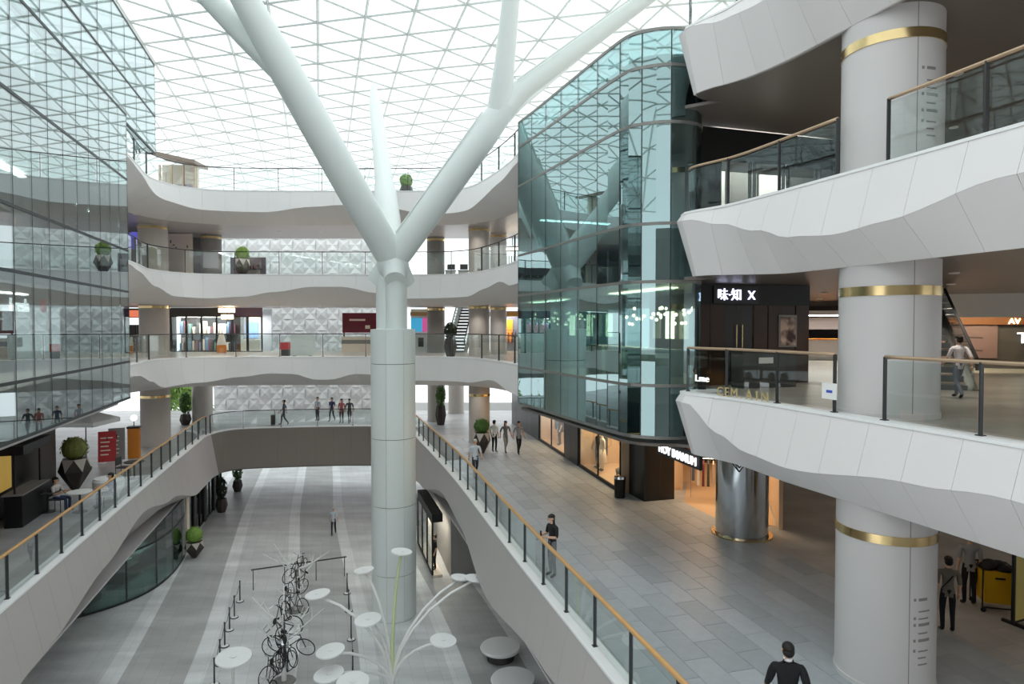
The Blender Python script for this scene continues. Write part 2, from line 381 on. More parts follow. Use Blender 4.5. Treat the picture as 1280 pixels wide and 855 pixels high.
f3 = interp([(0, .15), (sx(168), .3), (sx(190), .8), (sx(212), 1.2), (sx(260), 1.25), (sx(310), 1.15), (sx(345), .9), (sx(390), .62), (sx(430), .62), (sx(475), .95), (sx(510), 1.25), (sx(590), 1.2), (sx(612), .9), (sx(630), .7), (sx(648), 1.0)])
f4 = interp([(0, .2), (sx(175), .4), (sx(205), .9), (sx(260), 1.1), (sx(330), 1.15), (sx(390), .85), (sx(430), .75), (sx(480), .85), (sx(540), 1.25), (sx(590), 1.25), (sx(630), .7), (sx(648), .5)])
bulkhead('trim_4', FAR, 0, FAR.len, L2, 1.58, f2, 1.15, 'white wavy bulkhead across the second-storey far gallery')
bulkhead('trim_5', FAR, 0, FAR.len, L3, 1.58, f3, 1.15, 'white wavy bulkhead across the third-storey far gallery')
bulkhead('trim_6', FAR, 0, FAR.len, L4, 1.58, f4, 1.15, 'white wavy bulkhead across the top-storey far gallery')
sg = GV.s_at_y
SA, SB = GV.s_at_px(300), GV.s_at_px(500)
half = GV.len / 2
def gy(y, right): 
    idx = [i for i in range(len(GV.p)) if (GV.s[i] > half) == right]
    return GV.s[min(idx, key=lambda i: abs(GV.p[i].y - y))]
gl = interp([(gy(2, 0), 1.0), (gy(12, 0), 1.9), (gy(16, 0), 1.65), (gy(20.5, 0), 1.2), (gy(25, 0), .75), (gy(29, 0), 1.3), (gy(34, 0), 2.3), (gy(40, 0), 2.45), (SA, 2.5), (SB, 2.5), (gy(39, 1), 2.4), (gy(34, 1), 1.9), (gy(29, 1), 1.0), (gy(25, 1), 1.2), (gy(20, 1), 1.9), (gy(15, 1), 1.35), (gy(11, 1), .9), (gy(5, 1), 1.6)])
xa, xb = gy(38.8, 0), gy(40.6, 1)
bulkhead('trim_7', GV, gy(6, 0), xa, G, 2.6, gl, 1.15, 'pale grey bulkhead of the cafe walkway above the sunken plaza', inset=-1.25, bulge=0.4, m=M_panelg)
bulkhead('trim_8', GV, xa, xb, G, 2.6, gl, 1.15, 'dark taupe bulkhead of the cross bridge', inset=-0.05, bulge=0.02, m=M_paneld)
bulkhead('trim_9', GV, xb, gy(5, 1), G, 2.6, gl, 1.15, 'pale grey bulkhead of the right walkway above the sunken plaza', inset=-1.25, bulge=0.4, m=M_panelg)

# individual granite slabs on the right walkway
slab_meshes = []
for m in M_slabs:
    b = MB(); b.box((-0.597, -0.297, 0.0), (0.597, 0.297, 0.018)); b.box((-0.59, -0.29, 0.018), (0.59, 0.29, 0.022)); slab_meshes.append(b.mesh('paving_slab', m))
o0 = GV.off(gy(9.6, 1), -0.72); dirU = (Vector((-2.5, 27.5, 0)) - Vector((1.84, 11.8, 0))).normalized(); dirV = Vector((dirU.y, -dirU.x, 0)); n_sl = 0
for j in range(24):
    for i in range(12):
        p = o0 + dirU * (1.2 * (j + 0.5 * (i % 2) - 0.5)) + dirV * (0.6 * i)
        q = 640 + FPX * p.x / p.y
        o = link('paving_slab', slab_meshes[R.choice((0, 0, 1, 1, 2))], gfloor, (p.x, p.y, 0), math.atan2(dirU.y, dirU.x)); n_sl += 1

# ------------------------------------------------------------------ glass roof shell on a triangular grid
def rz(v, q): return ROOF - (0.06 * (-9 - v) ** 2 if v < -9 else 0) - (0.05 * (v - 15) ** 2 if v > 15 else 0) - 0.002 * max(0, q - 34) ** 2
def node(k, j):
    v = 2.0 * k; q = 2.31 * (j + 0.5 * (k % 2)); p = V * v + U * q; p.z = rz(v, q); return p
K0, K1, J0, J1 = -9, 11, -5, 27
roof = empty('ceiling', (0, 0, 0), 0, 'white triangulated glass roof over the whole atrium', 'roof', kind='structure')
def bar(pts): 
    MB().tube(pts, 0.065, 4).build('roof_bar', M_bar, roof)
for k in range(K0, K1 + 1): bar([node(k, j) for j in range(J0, J1 + 1)])
for j in range(J0 - 12, J1 + 12):
    for sgn in (1, -1):
        pts = []; jj = j
        for k in range(K0, K1 + 1):
            if J0 <= jj <= J1: pts.append(node(k, jj))
            if sgn == 1: jj += 1 if k % 2 else 0
            else: jj -= 0 if k % 2 else 1
        if len(pts) > 1: bar(pts)
tris = []
for k in range(K0, K1):
    for j in range(J0, J1):
        e = k % 2 == 0
        tris.append((node(k, j), node(k, j + 1), node(k + 1, j if e else j + 1)))
        tris.append((node(k + 1, j), node(k + 1, j + 1), node(k, j + 1 if e else j)))
def area2d(t):
    a = []
    for p in t:
        if p.y < 2: return 0
        a.append((640 + FPX * p.x / p.y, 408 - FPX * (p.z - E) / p.y))
    c = (sum(x for x, y in a) / 3, sum(y for x, y in a) / 3)
    if not (-20 < c[0] < 1300 and -15 < c[1] < 420): return 0
    return abs((a[1][0] - a[0][0]) * (a[2][1] - a[0][1]) - (a[2][0] - a[0][0]) * (a[1][1] - a[0][1]))
tris.sort(key=area2d, reverse=True)
def pane_tri(b, t):
    c = (t[0] + t[1] + t[2]) / 3; vs = [p.lerp(c, 0.03) + Vector((0, 0, h)) for h in (0.05, 0.07) for p in t]
    b.add(vs, [(2, 1, 0), (3, 4, 5), (0, 1, 4, 3), (1, 2, 5, 4), (2, 0, 3, 5)])
for t in tris[:300]:
    b = MB(); pane_tri(b, t); b.build('pane', G_roof, roof)
b = MB()
for t in tris[300:]: pane_tri(b, t)
tag(b.build('roof_glazing', G_roof, roof), kind='stuff')

# ------------------------------------------------------------------ railings
def railing(path, a, b, z, h, label, hm, pm, pane=1.6, off=-0.18, post_r=0.022, hr=0.032, post_every=1, top_bar=True, group=None):
    root = empty('glass_railing', path.off(a, off, z), 0, label, 'railing', group)
    inv = Vector(root.location)
    n = max(2, round((b - a) / pane)); 
    pts = [path.off(a + (b - a) * i / (n * 5), off, z + h) - inv for i in range(n * 5 + 1)]
    o = MB().tube(pts, hr, 6).build('handrail', hm, root, smooth=True)
    pm_ = None
    for i in range(n + 1):
        if i % post_every: continue
        p, t, nn = path.at(a + (b - a) * i / n); q = path.off(a + (b - a) * i / n, off + 0.0, z) - inv
        if pm_ is None: pm_ = MB().box((-post_r * 0.5, -post_r * 1.6, 0.0), (post_r * 0.5, post_r * 1.6, h)).box((-0.05, -0.05, 0), (0.05, 0.05, 0.015)).mesh('post', pm)
        link('post', pm_, root, q, math.atan2(t.y, t.x))
    for i in range(n):
        x0 = a + (b - a) * (i + 0.03) / n; x1 = a + (b - a) * (i + 0.97) / n; vs = []; k = 3
        for e in range(k + 1):
            x = x0 + (x1 - x0) * e / k
            vs += [path.off(x, off + 0.006, z + 0.06) - inv, path.off(x, off + 0.006, z + h - 0.06) - inv, path.off(x, off - 0.006, z + h - 0.06) - inv, path.off(x, off - 0.006, z + 0.06) - inv]
        fs = []
        for e in range(k):
            for c in range(4): fs.append((e * 4 + c, e * 4 + (c + 1) % 4, e * 4 + 4 + (c + 1) % 4, e * 4 + 4 + c))
        fs += [(0, 1, 2, 3), (k * 4 + 3, k * 4 + 2, k * 4 + 1, k * 4)]
        MB().add(vs, fs).build('pane', G_rail, root)
    return root
e = 0.05
railing(NEAR, NEAR.s_at_px(866) if False else 1.2, NEAR.s_at_y(11.85), L2 + e, 1.08, 'glass railing with pale bronze handrail in front of the dark wood restaurant wall', M_bronze, M_post, 1.7)
railing(NEAR, NEAR.s_at_y(10.9), NEAR.len, L2 + e, 1.08, 'second-storey glass railing running from the big column toward the escalator side', M_bronze, M_post, 1.7)
railing(NEAR, 1.2, NEAR.s_at_y(11.85), L3 + e, 1.08, 'third-storey glass railing between teal glass front and big column', M_bronze, M_post, 1.7)
railing(NEAR, NEAR.s_at_y(10.9), NEAR.len, L3 + e, 1.08, 'third-storey glass railing passing in front of the big column', M_bronze, M_post, 1.7)
railing(NEAR, 1.2, NEAR.len, L4 + e, 1.08, 'top-storey glass railing above the right galleries', M_bronze, M_post, 1.7)
railing(FAR, 0.3, FAR.len - 0.6, L2 + e, 1.2, 'second-storey glass railing across the far gallery', M_post, M_post, 2.2, hr=0.025)
railing(FAR, 0.3, FAR.len - 0.6, L3 + e, 1.2, 'third-storey glass railing across the far gallery', M_post, M_post, 2.2, hr=0.025)
railing(FAR, 0.3, FAR.len - 0.6, L4 + e, 1.2, 'top-storey glass railing across the far gallery', M_post, M_post, 2.2, hr=0.025)
railing(GV, gy(6, 0), gy(38.6, 0), G + e, 1.1, 'street-level glass railing with orange wood handrail beside the cafe walkway', M_wood, M_post, 1.6, hr=0.045)
railing(GV, gy(39.2, 0), gy(40.5, 1), G + e, 1.1, 'street-level glass railing curving along the far cross bridge', M_post, M_post, 2.2, hr=0.025)
railing(GV, gy(39.6, 1), gy(5, 1), G + e, 1.1, 'street-level glass railing with orange wood handrail along the right walkway', M_wood, M_post, 1.6, hr=0.05)

# ------------------------------------------------------------------ glass fronts
def front(root, path, a, b, n, zs, gm, depth=0.02, mull=0.03, trans=0.06, tm=None, flip=1):
    tm = tm or M_mull; inv = Vector((0, 0, 0)); H0, H1 = zs[0], zs[-1]
    for i in range(n + 1):
        x = a + (b - a) * i / n; p, t, nn = path.at(x)
        MB().box((-mull / 2, -0.04, H0), (mull / 2, 0.014, H1), X=t, Yv=nn, o=(p.x, p.y, 0)).build('mullion', M_mull, root)
    for z in zs:
        vs = []; fs = []; m = n * 3
        for i in range(m + 1):
            x = a + (b - a) * i / m
            vs += [path.off(x, 0.025, z - trans / 2), path.off(x, 0.025, z + trans / 2), path.off(x, -0.06, z + trans / 2), path.off(x, -0.06, z - trans / 2)]
            if i:
                k = (i - 1) * 4
                for c in range(4): fs.append((k + c, k + (c + 1) % 4, k + 4 + (c + 1) % 4, k + 4 + c))
        o = MB().add(vs, fs + [(0, 1, 2, 3), (m * 4 + 3, m * 4 + 2, m * 4 + 1, m * 4)]).build('transom', tm, root); recalc(o.data)
    for i in range(n):
        x0 = a + (b - a) * i / n + mull / 2; x1 = a + (b - a) * (i + 1) / n - mull / 2
        for z0, z1 in zip(zs, zs[1:]):
            z0 += trans / 2; z1 -= trans / 2; vs = []; k = 2
            for c in range(k + 1):
                x = x0 + (x1 - x0) * c / k
                vs += [path.off(x, 0.01, z0), path.off(x, 0.01, z1), path.off(x, -0.01, z1), path.off(x, -0.01, z0)]
            fs = []
            for c in range(k):
                for q in range(4): fs.append((c * 4 + q, c * 4 + (q + 1) % 4, c * 4 + 4 + (q + 1) % 4, c * 4 + 4 + q))
            fs += [(0, 1, 2, 3), (k * 4 + 3, k * 4 + 2, k * 4 + 1, k * 4)]
            MB().add(vs, fs).build('pane', gm, root)
LGP = Path([LG0, LG1], -1, straight=True)
wl = empty('wall_left', (0, 0, 0), 0, 'tall grey glass front along the left of the atrium', 'glass wall', kind='structure')
LZ = [E - 2.9, E - 1.43, E + 1.4, E + 3.06, E + 5.93, E + 8.54]
a_l = LGP.len - 17 * 1.13
front(wl, LGP, a_l, LGP.len, 17, LZ, G_left, mull=0.018, trans=0.085)
LUP = Path([LG0 - LGN * 0.25, LG1 - LGN * 0.25 + LGT * 6.0], -1, straight=True)
wu = empty('wall_left_upper', (0, 0, 0), 0, 'set-back glass box on the roof terrace above the left glass front', 'glass wall', kind='structure')
front(wu, LUP, LUP.len - 22.1, LUP.len, 13, [L4 + 1.4, L4 + 3.2, L4 + 5.7], G_left, mull=0.018, trans=0.085)
p0 = LUP.off(LUP.len, -0.1); p1 = LUP.off(LUP.len, -5)
front(wu, Path([p0, p1], 1, straight=True), 0, 4.9, 4, [L4 + 1.4, L4 + 3.2, L4 + 5.7], G_left, mull=0.018, trans=0.085)
wr = empty('wall_right', (0, 0, 0), 0, 'curved teal glass front standing between the far and right galleries', 'glass wall', kind='structure')
RZ = [E - 2.9, E - 1.54, E + 1.16, E + 2.66, E + 5.25, E + 6.7, E + 7.62]
s1 = GLS.s_at_y(17.3)
front(wr, GLS, 0, s1, 6, RZ, G_right, mull=0.018, trans=0.08, tm=M_mullpale)
front(wr, GLS, s1, GLS.len, 4, RZ, G_right, mull=0.03, trans=0.08, tm=M_mullpale)
rp = Path([(0.24, 24.2), (4.5, 25.6)], 1, straight=True)
front(wr, rp, 0.05, rp.len, 3, RZ, G_right, mull=0.018, trans=0.08, tm=M_mullpale)
# dark columns and slab bands just inside the teal front
for z0, z1 in ((E - 2.75, E - 1.6), (E + 1.3, E + 2.6), (E + 5.7, E + 6.6)):
    vs = []; fs = []; n = 16
    for i in range(n + 1):
        x = (GLS.len - 1.0) * i / n
        vs += [GLS.off(x, -0.32, z0), GLS.off(x, -0.32, z1), GLS.off(x, -0.45, z1), GLS.off(x, -0.45, z0)]
        if i:
            k = (i - 1) * 4
            for c in range(4): fs.append((k + c, k + (c + 1) % 4, k + 4 + (c + 1) % 4, k + 4 + c))
    o = MB().add(vs, fs + [(0, 1, 2, 3), (n * 4 + 3, n * 4 + 2, n * 4 + 1, n * 4)]).build('spandrel', mat('teal_spandrel', S(92, 112, 114), 0.5), wr); recalc(o.data)

# ------------------------------------------------------------------ walls behind the galleries
def wall(name, p0, p1, z0, z1, m, label, th=0.25):
    p0 = Vector((p0[0], p0[1], 0)); p1 = Vector((p1[0], p1[1], 0)); X = (p1 - p0).normalized()
    o = MB().box((0, 0, z0), ((p1 - p0).length, th, z1), X=X, o=p0).build(name, m)
    return tag(o, label, 'wall', kind='structure')
inner = [LG0 - LGN * 4.2, LG1 - LGN * 4.2 - LGT * 1.0]
for z, nm in ((L2, 'second'), (L3, 'third')):
    wall('wall_left_inner', inner[1], inner[0], z + 0.001, z + 2.9, M_grey, f'grey shop wall behind the left glass on the {nm} storey')
wall('wall_left_shops', (-12.2, 5.0), (-18.9, 26.4), 0.001, 3.44, M_black, 'black shop wall beneath the left glass front').location = (0, 0, 0)
wall('wall_far_left', (-30, 40.5), (-19.5, 40.5), L3 + 0.001, L3 + 2.9, M_grey, 'grey wall at the far left of the third storey')
wall('wall_far_left', (-30, 42.5), (-22.4, 42.5), L2 + 0.001, L2 + 2.85, M_dgrey, 'dark wall at the far left of the second storey')
wall('wall_basement_right', (-2.95, 30.7), (-5.1, 38.6), B + 0.001, -2.46, M_grey, 'grey basement wall under the far right walkway', th=-0.3)
wall('wall_basement_right', (9.6, 1.5), (1.2, 30.6), B + 0.001, -2.46, M_grey, 'grey recessed basement wall under the near right walkway', th=-0.3)
wall('wall_basement_right', (1.2, 30.6), (-2.9, 30.6), B + 0.001, -2.46, M_grey, 'grey return wall beside the basement shop window', th=-0.1)
wall('wall_basement_left', (-19.2, 22), (-23, 50), B + 0.001, -2.46, M_dgrey, 'dark basement wall under the cafe walkway')
wall('wall_basement_end', (-24, 57), (20, 57), B + 0.001, -0.2, M_white, 'bright white wall at the far end of the plaza')
wall('wall_far_right', (12, 43), (29.9, 30), L2 + 0.001, L2 + 2.85, M_dgrey, 'dark wall at the back of the second-storey right gallery')
wall('wall_far_right', (10.5, 28), (29.5, 16), L3 + 0.001, L3 + 2.9, M_dgrey, 'dark wall at the back of the third-storey right gallery')
wall('wall_street_right', (14, 40), (27.9, 24), 0.001, 3.44, M_dgrey, 'dark wall at the back of the street-level shops')

wall('wall_light_blocker', (-14, -14), (32, -14), B, L4, M_grey, 'unseen grey wall added behind the viewer to cut fill light', th=-0.3)  # added out of view to block sky fill from behind the camera
slab('floor', [(-14, -7), (30, -7), (30, -0.3), (-14, -0.3)], L2 - 0.4, L2, M_upper, 'pale stone floor of the gallery the viewer stands on')
# ------------------------------------------------------------------ tree column
TX, TY = -5.0, 26.9
tree = empty('tree_column', (TX, TY, B), 0, 'giant white tree-shaped steel column rising through the atrium to the glass roof', 'column')
def T(p): return Vector(p) - Vector((TX, TY, B))
DR = 0.93; z_top = E - 0.15; core_h = z_top - B
MB().lathe([(DR - 0.03, 0), (DR - 0.03, core_h - 0.02)], n=32).build('drum_core', M_treegap, tree)
levels = [0, 1.9, 4.75, 7.55, 10.3 + 0.35, core_h]
for a0, a1 in zip(levels, levels[1:]):
    vs = []; k = 4; n = 8; da = 2 * PI / n
    for c in range(k + 1):
        a = -da / 2 + 0.006 + (da - 0.012) * c / k
        for r in (DR, DR - 0.035):
            for z in (a0 + 0.012, a1 - 0.012): vs.append((r * math.cos(a), r * math.sin(a), z))
    fs = []
    for c in range(k):
        o = c * 4; fs += [(o, o + 4, o + 5, o + 1), (o + 2, o + 3, o + 7, o + 6), (o + 1, o + 5, o + 7, o + 3), (o, o + 2, o + 6, o + 4)]
    fs += [(0, 1, 3, 2), (k * 4, k * 4 + 2, k * 4 + 3, k * 4 + 1)]
    me = MB().add(vs, fs).mesh('cladding_panel', M_tree); recalc(me); me.polygons.foreach_set('use_smooth', [True] * len(me.polygons)); me.set_sharp_from_angle(angle=0.6)
    for i in range(n): link('cladding_panel', me, tree, (0, 0, 0), da * i + 0.25)
o = MB().lathe([(0.0, core_h - 0.02), (DR, core_h - 0.02), (DR, core_h + 0.03), (0.6, core_h + 0.05), (0, core_h + 0.05)], n=32).build('drum_cap', M_tree, tree); autosmooth(o)
TZ = 9.35
for i in range(3):
    a = -PI / 2 + 0.5 + i * 2 * PI / 3
    o = MB().tube([T((TX + 0.3 * math.cos(a), TY + 0.3 * math.sin(a), z_top)), T((TX + 0.3 * math.cos(a), TY + 0.3 * math.sin(a), TZ - 0.2))], 0.4, 20).build('neck_pipe', M_tree, tree); autosmooth(o)
o = MB().ball(T((TX, TY, TZ - 0.22)), 0.68, 0.68, 0.75, 24, 14).build('crotch', M_tree, tree, smooth=True)
def branch(pts, rad, parent=tree, name='branch', n=20):
    o = MB().tube([T(p) for p in pts], rad, n).build(name, M_tree, parent); autosmooth(o); return o
def along(d, k, s): return (TX + d[0] * s, TY + d[1] * s, TZ + k * s)
dl = (-0.6, -0.8); dr = (0.97, -0.23); db = (-0.2873, 0.9578); kk = 1.25
bl = branch([along(dl, kk, s) for s in (-0.75, 0.3, 2, 4, 5.4)] + [along(dl, kk, 5.9)], [0.42, 0.6, 0.62, 0.6, 0.56, 0.5])
branch([along(dl, kk, 5.2), along(dl, kk, 6.6), along(dl, kk, 8.6)], [0.56, 0.46, 0.3], bl, 'fork')
q = along(dl, kk, 5.0)
branch([q, (q[0] - 1.3, q[1] - 0.35, q[2] + 1.15), (-12.6, 22.2, ROOF)], [0.54, 0.42, 0.28], bl, 'fork')
brn = branch([along(dr, kk, s) for s in (-0.75, 0.3, 2, 4, 4.9)], [0.42, 0.58, 0.6, 0.58, 0.5])
q = along(dr, kk, 4.6)
branch([q, (q[0] + 0.25, q[1] - 0.7, q[2] + 1.7), (0.1, 24.0, ROOF)], [0.5, 0.4, 0.3], brn, 'fork')
branch([q, (q[0] + 1.0, q[1] + 0.05, q[2] + 1.05), (5.9, 25.8, ROOF)], [0.52, 0.44, 0.32], brn, 'fork')
branch([q, (q[0] + 0.8, q[1] + 1.0, q[2] + 0.9), (3.4, 31.0, ROOF - 0.3)], [0.45, 0.36, 0.22], brn, 'fork')
rl = [(q[0] + 0.75, q[1] - 0.42, q[2] + 1.2), (5.6, 25.35, ROOF)]
MB().tube([T(p) for p in [along(dr, kk, 0.8)] if False] or [T(p) for p in rl], 0.035, 6).build('light_rail', M_tree, brn)
MB().tube([T((along(dr, kk, s)[0] - 0.35, along(dr, kk, s)[1] - 0.4, along(dr, kk, s)[2] + 0.35)) for s in (0.6, 4.3)], 0.035, 6).build('light_rail', M_tree, brn)
branch([along(db, 1.12, s) for s in (-0.75, 0.3, 3, 3.6, 8, 10.0)], [0.42, 0.58, 0.52, 0.42, 0.34, 0.1])

# ------------------------------------------------------------------ round columns
def column(x, y, r, z0, tops, m, label, bands=(), seam=None, group=None):
    root = empty('column', (x, y, z0), 0, label, 'column', group, kind='thing')
    for a, b in tops:
        o = MB().lathe([(r + 0.02, a - z0), (r + 0.02, a - z0 + 0.1), (r, a - z0 + 0.11), (r, b - z0)], n=40).build('shaft', m, root); autosmooth(o)
        if seam is not None:
            X = Vector((math.cos(seam), math.sin(seam), 0))
            MB().box((r - 0.02, -0.006, a - z0 + 0.11), (r + 0.002, 0.006, b - z0), X=X).build('seam', M_grey, root)
    for z, h in bands:
        o = MB().lathe([(r + 0.004, z - z0), (r + 0.018, z - z0), (r + 0.018, z - z0 + h), (r + 0.004, z - z0 + h)], n=40).build('brass_band', M_brass, root); autosmooth(o)
    return root
g = 0.001
CR = 0.835
nc = column(7.05, 12.0, CR, G, [(G + g, L2 - 1.45), (L2 + g, L3 - 1.45), (L3 + g, L4 - 1.45)], M_colu, 'big white round column with brass bands at the right gallery edge', [(2.72, 0.16), (L2 + 2.2, 0.17), (L3 + 2.3, 0.17)], seam=-1.62)
# printed directory marks wrapped on the shaft
def col_print(z, a0, a1, h):
    vs = []; k = 4
    for c in range(k + 1):
        a = a0 + (a1 - a0) * c / k
        vs += [((CR + 0.003) * math.cos(a), (CR + 0.003) * math.sin(a), z), ((CR + 0.003) * math.cos(a), (CR + 0.003) * math.sin(a), z + h), ((CR - 0.01) * math.cos(a), (CR - 0.01) * math.sin(a), z + h), ((CR - 0.01) * math.cos(a), (CR - 0.01) * math.sin(a), z)]
    fs = [(c * 4 + e, c * 4 + (e + 1) % 4, c * 4 + 4 + (e + 1) % 4, c * 4 + 4 + e) for c in range(k) for e in range(4)]
    o = MB().add(vs, fs + [(0, 1, 2, 3), (k * 4 + 3, k * 4 + 2, k * 4 + 1, k * 4)]).build('directory_print', M_print, nc); recalc(o.data)
for zf in (G, L3):
    for i, (dz, wd) in enumerate(((1.75, .22), (1.55, .3), (1.42, .26), (1.3, .3), (1.16, .24), (1.02, .3), (0.84, .26), (0.72, .2), (0.6, .24))):
        col_print(zf + dz, -1.42, -1.42 + wd, 0.05 if i in (0, 3, 5) else 0.025)
        if i in (0, 2, 3, 5, 6): col_print(zf + dz, -1.53, -1.48, 0.05)
cc = column(7.3, 20.2, 0.8, G, [(G + g, L2 - 1.5)], M_chrome, 'mirror-chrome round column at the street-level shop entrance', [], seam=None)
MB().lathe([(0.81, 0.0), (0.93, 0.0), (0.93, 0.06), (0.81, 0.06)], n=40).build('floor_ring', M_brass, cc)
em = MB()
for a, b in (((-.22, 0), (0, .3)), ((0, .3), (.22, 0)), ((.22, 0), (0, -.3)), ((0, -.3), (-.22, 0)), ((-.13, 0), (0, .18)), ((0, .18), (.13, 0)), ((.13, 0), (0, -.18)), ((0, -.18), (-.13, 0))):
    em.tube([(a[0] - 0.36, -0.84 + 0.25 * (a[0] - .25) ** 2 + .08, 2.45 + a[1]), (b[0] - 0.36, -0.84 + 0.25 * (b[0] - .25) ** 2 + .08, 2.45 + b[1])], 0.018, 6)
em.build('emblem', M_black, cc)
def far_col(px, Yd, r, zs, label, m=M_stone):
    x = (px - 640) / FPX * Yd
    return column(x, Yd, r, zs[0][0], [(a + g, b) for a, b in zs], m, label, [(a + 2.65, 0.14) for a, b in zs])
ALL = [(G, L2 - 1.5), (L2, L3 - 1.5), (L3, L4 - 1.5)]
far_col(193, 35.6, 0.75, ALL, 'round stone column behind the left curve of the far gallery')
far_col(252, 43.5, 0.65, ALL[:1], 'round stone column beside the green trees at street level')
far_col(599, 36.4, 0.6, ALL, 'round stone column with planter at its foot, nearest the teal glass front')
far_col(545, 44.6, 0.6, ALL[:1], 'round stone column with tall potted plant beside the white tree column')
far_col(545, 40.5, 0.55, ALL[1:], 'dark round column on the upper far galleries beside the white tree column', M_grey)
far_col(570, 48.8, 0.6, ALL[:1], 'farthest street-level column seen between two stone columns')
far_col(623, 38.8, 0.5, ALL[1:], 'slim round column on the upper galleries beside the teal glass front', M_colu)
far_col(265, 39.5, 0.6, ALL[2:], 'grey round column on the third storey beside the cream wall panel', M_grey)
for (x, y, zz) in ((21.5, 22.5, ALL), (17.5, 9.0, ALL), (20.5, 34, ALL)):
    column(x, y, 0.7, G, [(a + g, b) for a, b in zz], M_stone, {21.5: 'stone column deep inside the right galleries behind the escalator', 17.5: 'stone column at the far right back of the right galleries', 20.5: 'stone column at the rear of the right gallery shops'}[x], [(a + 2.6, 0.14) for a, b in zz])

# ------------------------------------------------------------------ downlights
dl_ring = MB().lathe([(0.07, -0.02), (0.11, -0.025), (0.115, 0.0), (0.07, 0.0)], n=14).mesh('ring', M_white)
dl_lens = MB().lathe([(0.0, -0.012), (0.07, -0.012), (0.07, 0.0), (0.0, 0.0)], n=14).mesh('lens', M_lampwhite)
def downlight(x, y, z, label, group, power=0, color=(1, 0.9, 0.78), angle=2.3):
    root = empty('downlight', (x, y, z), 0, label, 'downlight', group)
    link('ring', dl_ring, root); link('lens', dl_lens, root)
    if power: lamp('SPOT', 'lamp', (0, 0, -0.05), power, color, 0.1, root, angle=angle)
NORM = Vector((0.951, 0.309, 0))
for z, nm, pw, colr in ((L2 - 1.5, 'street-level', 30, (1, .78, .56)), (L3 - 1.5, 'second-storey', 110, (1, .9, .78)), (L4 - 1.5, 'third-storey', 90, (1, .92, .84))):
    YS = (1.5, 5, 8.2, 12.9, 15.6, 20, 24); OS = (1.7, 4.6, 8.2, 12.0)
    for yy in YS:
        for oo in OS:
            p = Vector((6.05 - 0.325 * (yy - 11.2), yy, 0)) + NORM * oo
            if yy > 15 and oo < 3 and z > 4: continue
            if (p.xy - Vector((7.05, 12.0))).length < 1.2 or (p.xy - Vector((7.3, 20.2))).length < 1.2 or p.x < 4.9: continue
            downlight(p.x, p.y, z, f'{nm} right gallery downlight, {ORD[YS.index(yy)]} going away in the {ORD[OS.index(oo)]} row from the edge', f'{nm} right gallery downlights', pw * (0.45 if oo < 3 else 1.0), colr)
for z, nm, pw in ((L2 - 1.5, 'street-level', 60), (L3 - 1.5, 'second-storey', 90), (L4 - 1.5, 'third-storey', 90)):
    PXS = (205, 262, 318, 372, 430, 520, 572, 625)
    for px in PXS:
        for oo in (1.6, 4.2):
            p = FAR.off(FAR.s_at_px(px), -oo)
            if px in (205, 625) and oo > 2: continue
            downlight(p.x, p.y, z, f'{nm} far gallery downlight, {ORD[PXS.index(px)]} along from the left glass in the {"front" if oo < 2 else "back"} row', f'{nm} far gallery downlights', pw, (1, .93, .86))
for yy in (9, 14, 19, 24):
    p = Vector((-11.8 - 0.277 * (yy - 14.7), yy, 0)) + Vector((-4.4, -1.3, 0))
    downlight(p.x, p.y, L2 - 1.5, f'{ORD[(9, 14, 19, 24).index(yy)]} downlight going away over the left cafe walkway', 'cafe walkway downlights', 90, (1, .85, .65))
# ------------------------------------------------------------------ generic pieces for shops
def part(root, name, a, b, m, X=None):
    return MB().box(a, b, X=X).build(name, m, root)
def framed_glass(root, x0, x1, z0, z1, y, m=None, fr=None, n=1, t=0.05):
    """glazing in the local XZ plane of root, n panes"""
    fr = fr or M_blackm; w = (x1 - x0) / n
    for i in range(n):
        a = x0 + w * i; b = a + w
        f = MB(); f.box((a, y - t, z0), (a + t, y + t, z1)); f.box((b - t, y - t, z0), (b, y + t, z1)); f.box((a + t, y - t, z0), (b - t, y + t, z0 + t)); f.box((a + t, y - t, z1 - t), (b - t, y + t, z1))
        fo = f.build('window_frame', fr, root)
        MB().box((a + t, y - 0.006, z0 + t), (b - t, y + 0.006, z1 - t)).build('pane', m or G_shop, fo)
def unit(name, p, q, label, cat, z, group=None):
    """Empty at p whose +X runs to q and whose -Y is the public side when q lies to the right of p as seen from the void"""
    p = Vector((p[0], p[1], z)); q = Vector((q[0], q[1], z)); d = q - p
    return empty(name, p, math.atan2(d.y, d.x), label, cat, group), d.length
def hanging_clothes(root, x0, x1, y, z, n, cols):
    bar = MB().tube([(x0, y, z), (x1, y, z)], 0.015, 6).tube([(x0, y, 0.02), (x0, y, z)], 0.015, 6).tube([(x1, y, 0.02), (x1, y, z)], 0.015, 6).build('rack_bar', M_chrome, root)
    for i in range(n):
        x = x0 + (x1 - x0) * (i + 0.5) / n; h = R.uniform(0.75, 1.05)
        g_ = MB(); g_.add([(x - .02, y - .06, z - .06), (x + .02, y - .06, z - .06), (x + .02, y + .06, z - .06), (x - .02, y + .06, z - .06), (x - .035, y - .24, z - .16), (x + .035, y - .24, z - .16), (x + .035, y + .24, z - .16), (x - .035, y + .24, z - .16), (x - .05, y - .22, z - h), (x + .05, y - .22, z - h), (x + .05, y + .22, z - h), (x - .05, y + .22, z - h)],
            [(0, 1, 2, 3), (11, 10, 9, 8)] + [(k + a, k + (a + 1) % 4, k + 4 + (a + 1) % 4, k + 4 + a) for k in (0, 4) for a in range(4)])
        o = g_.build('garment', R.choice(cols), root); recalc(o.data)
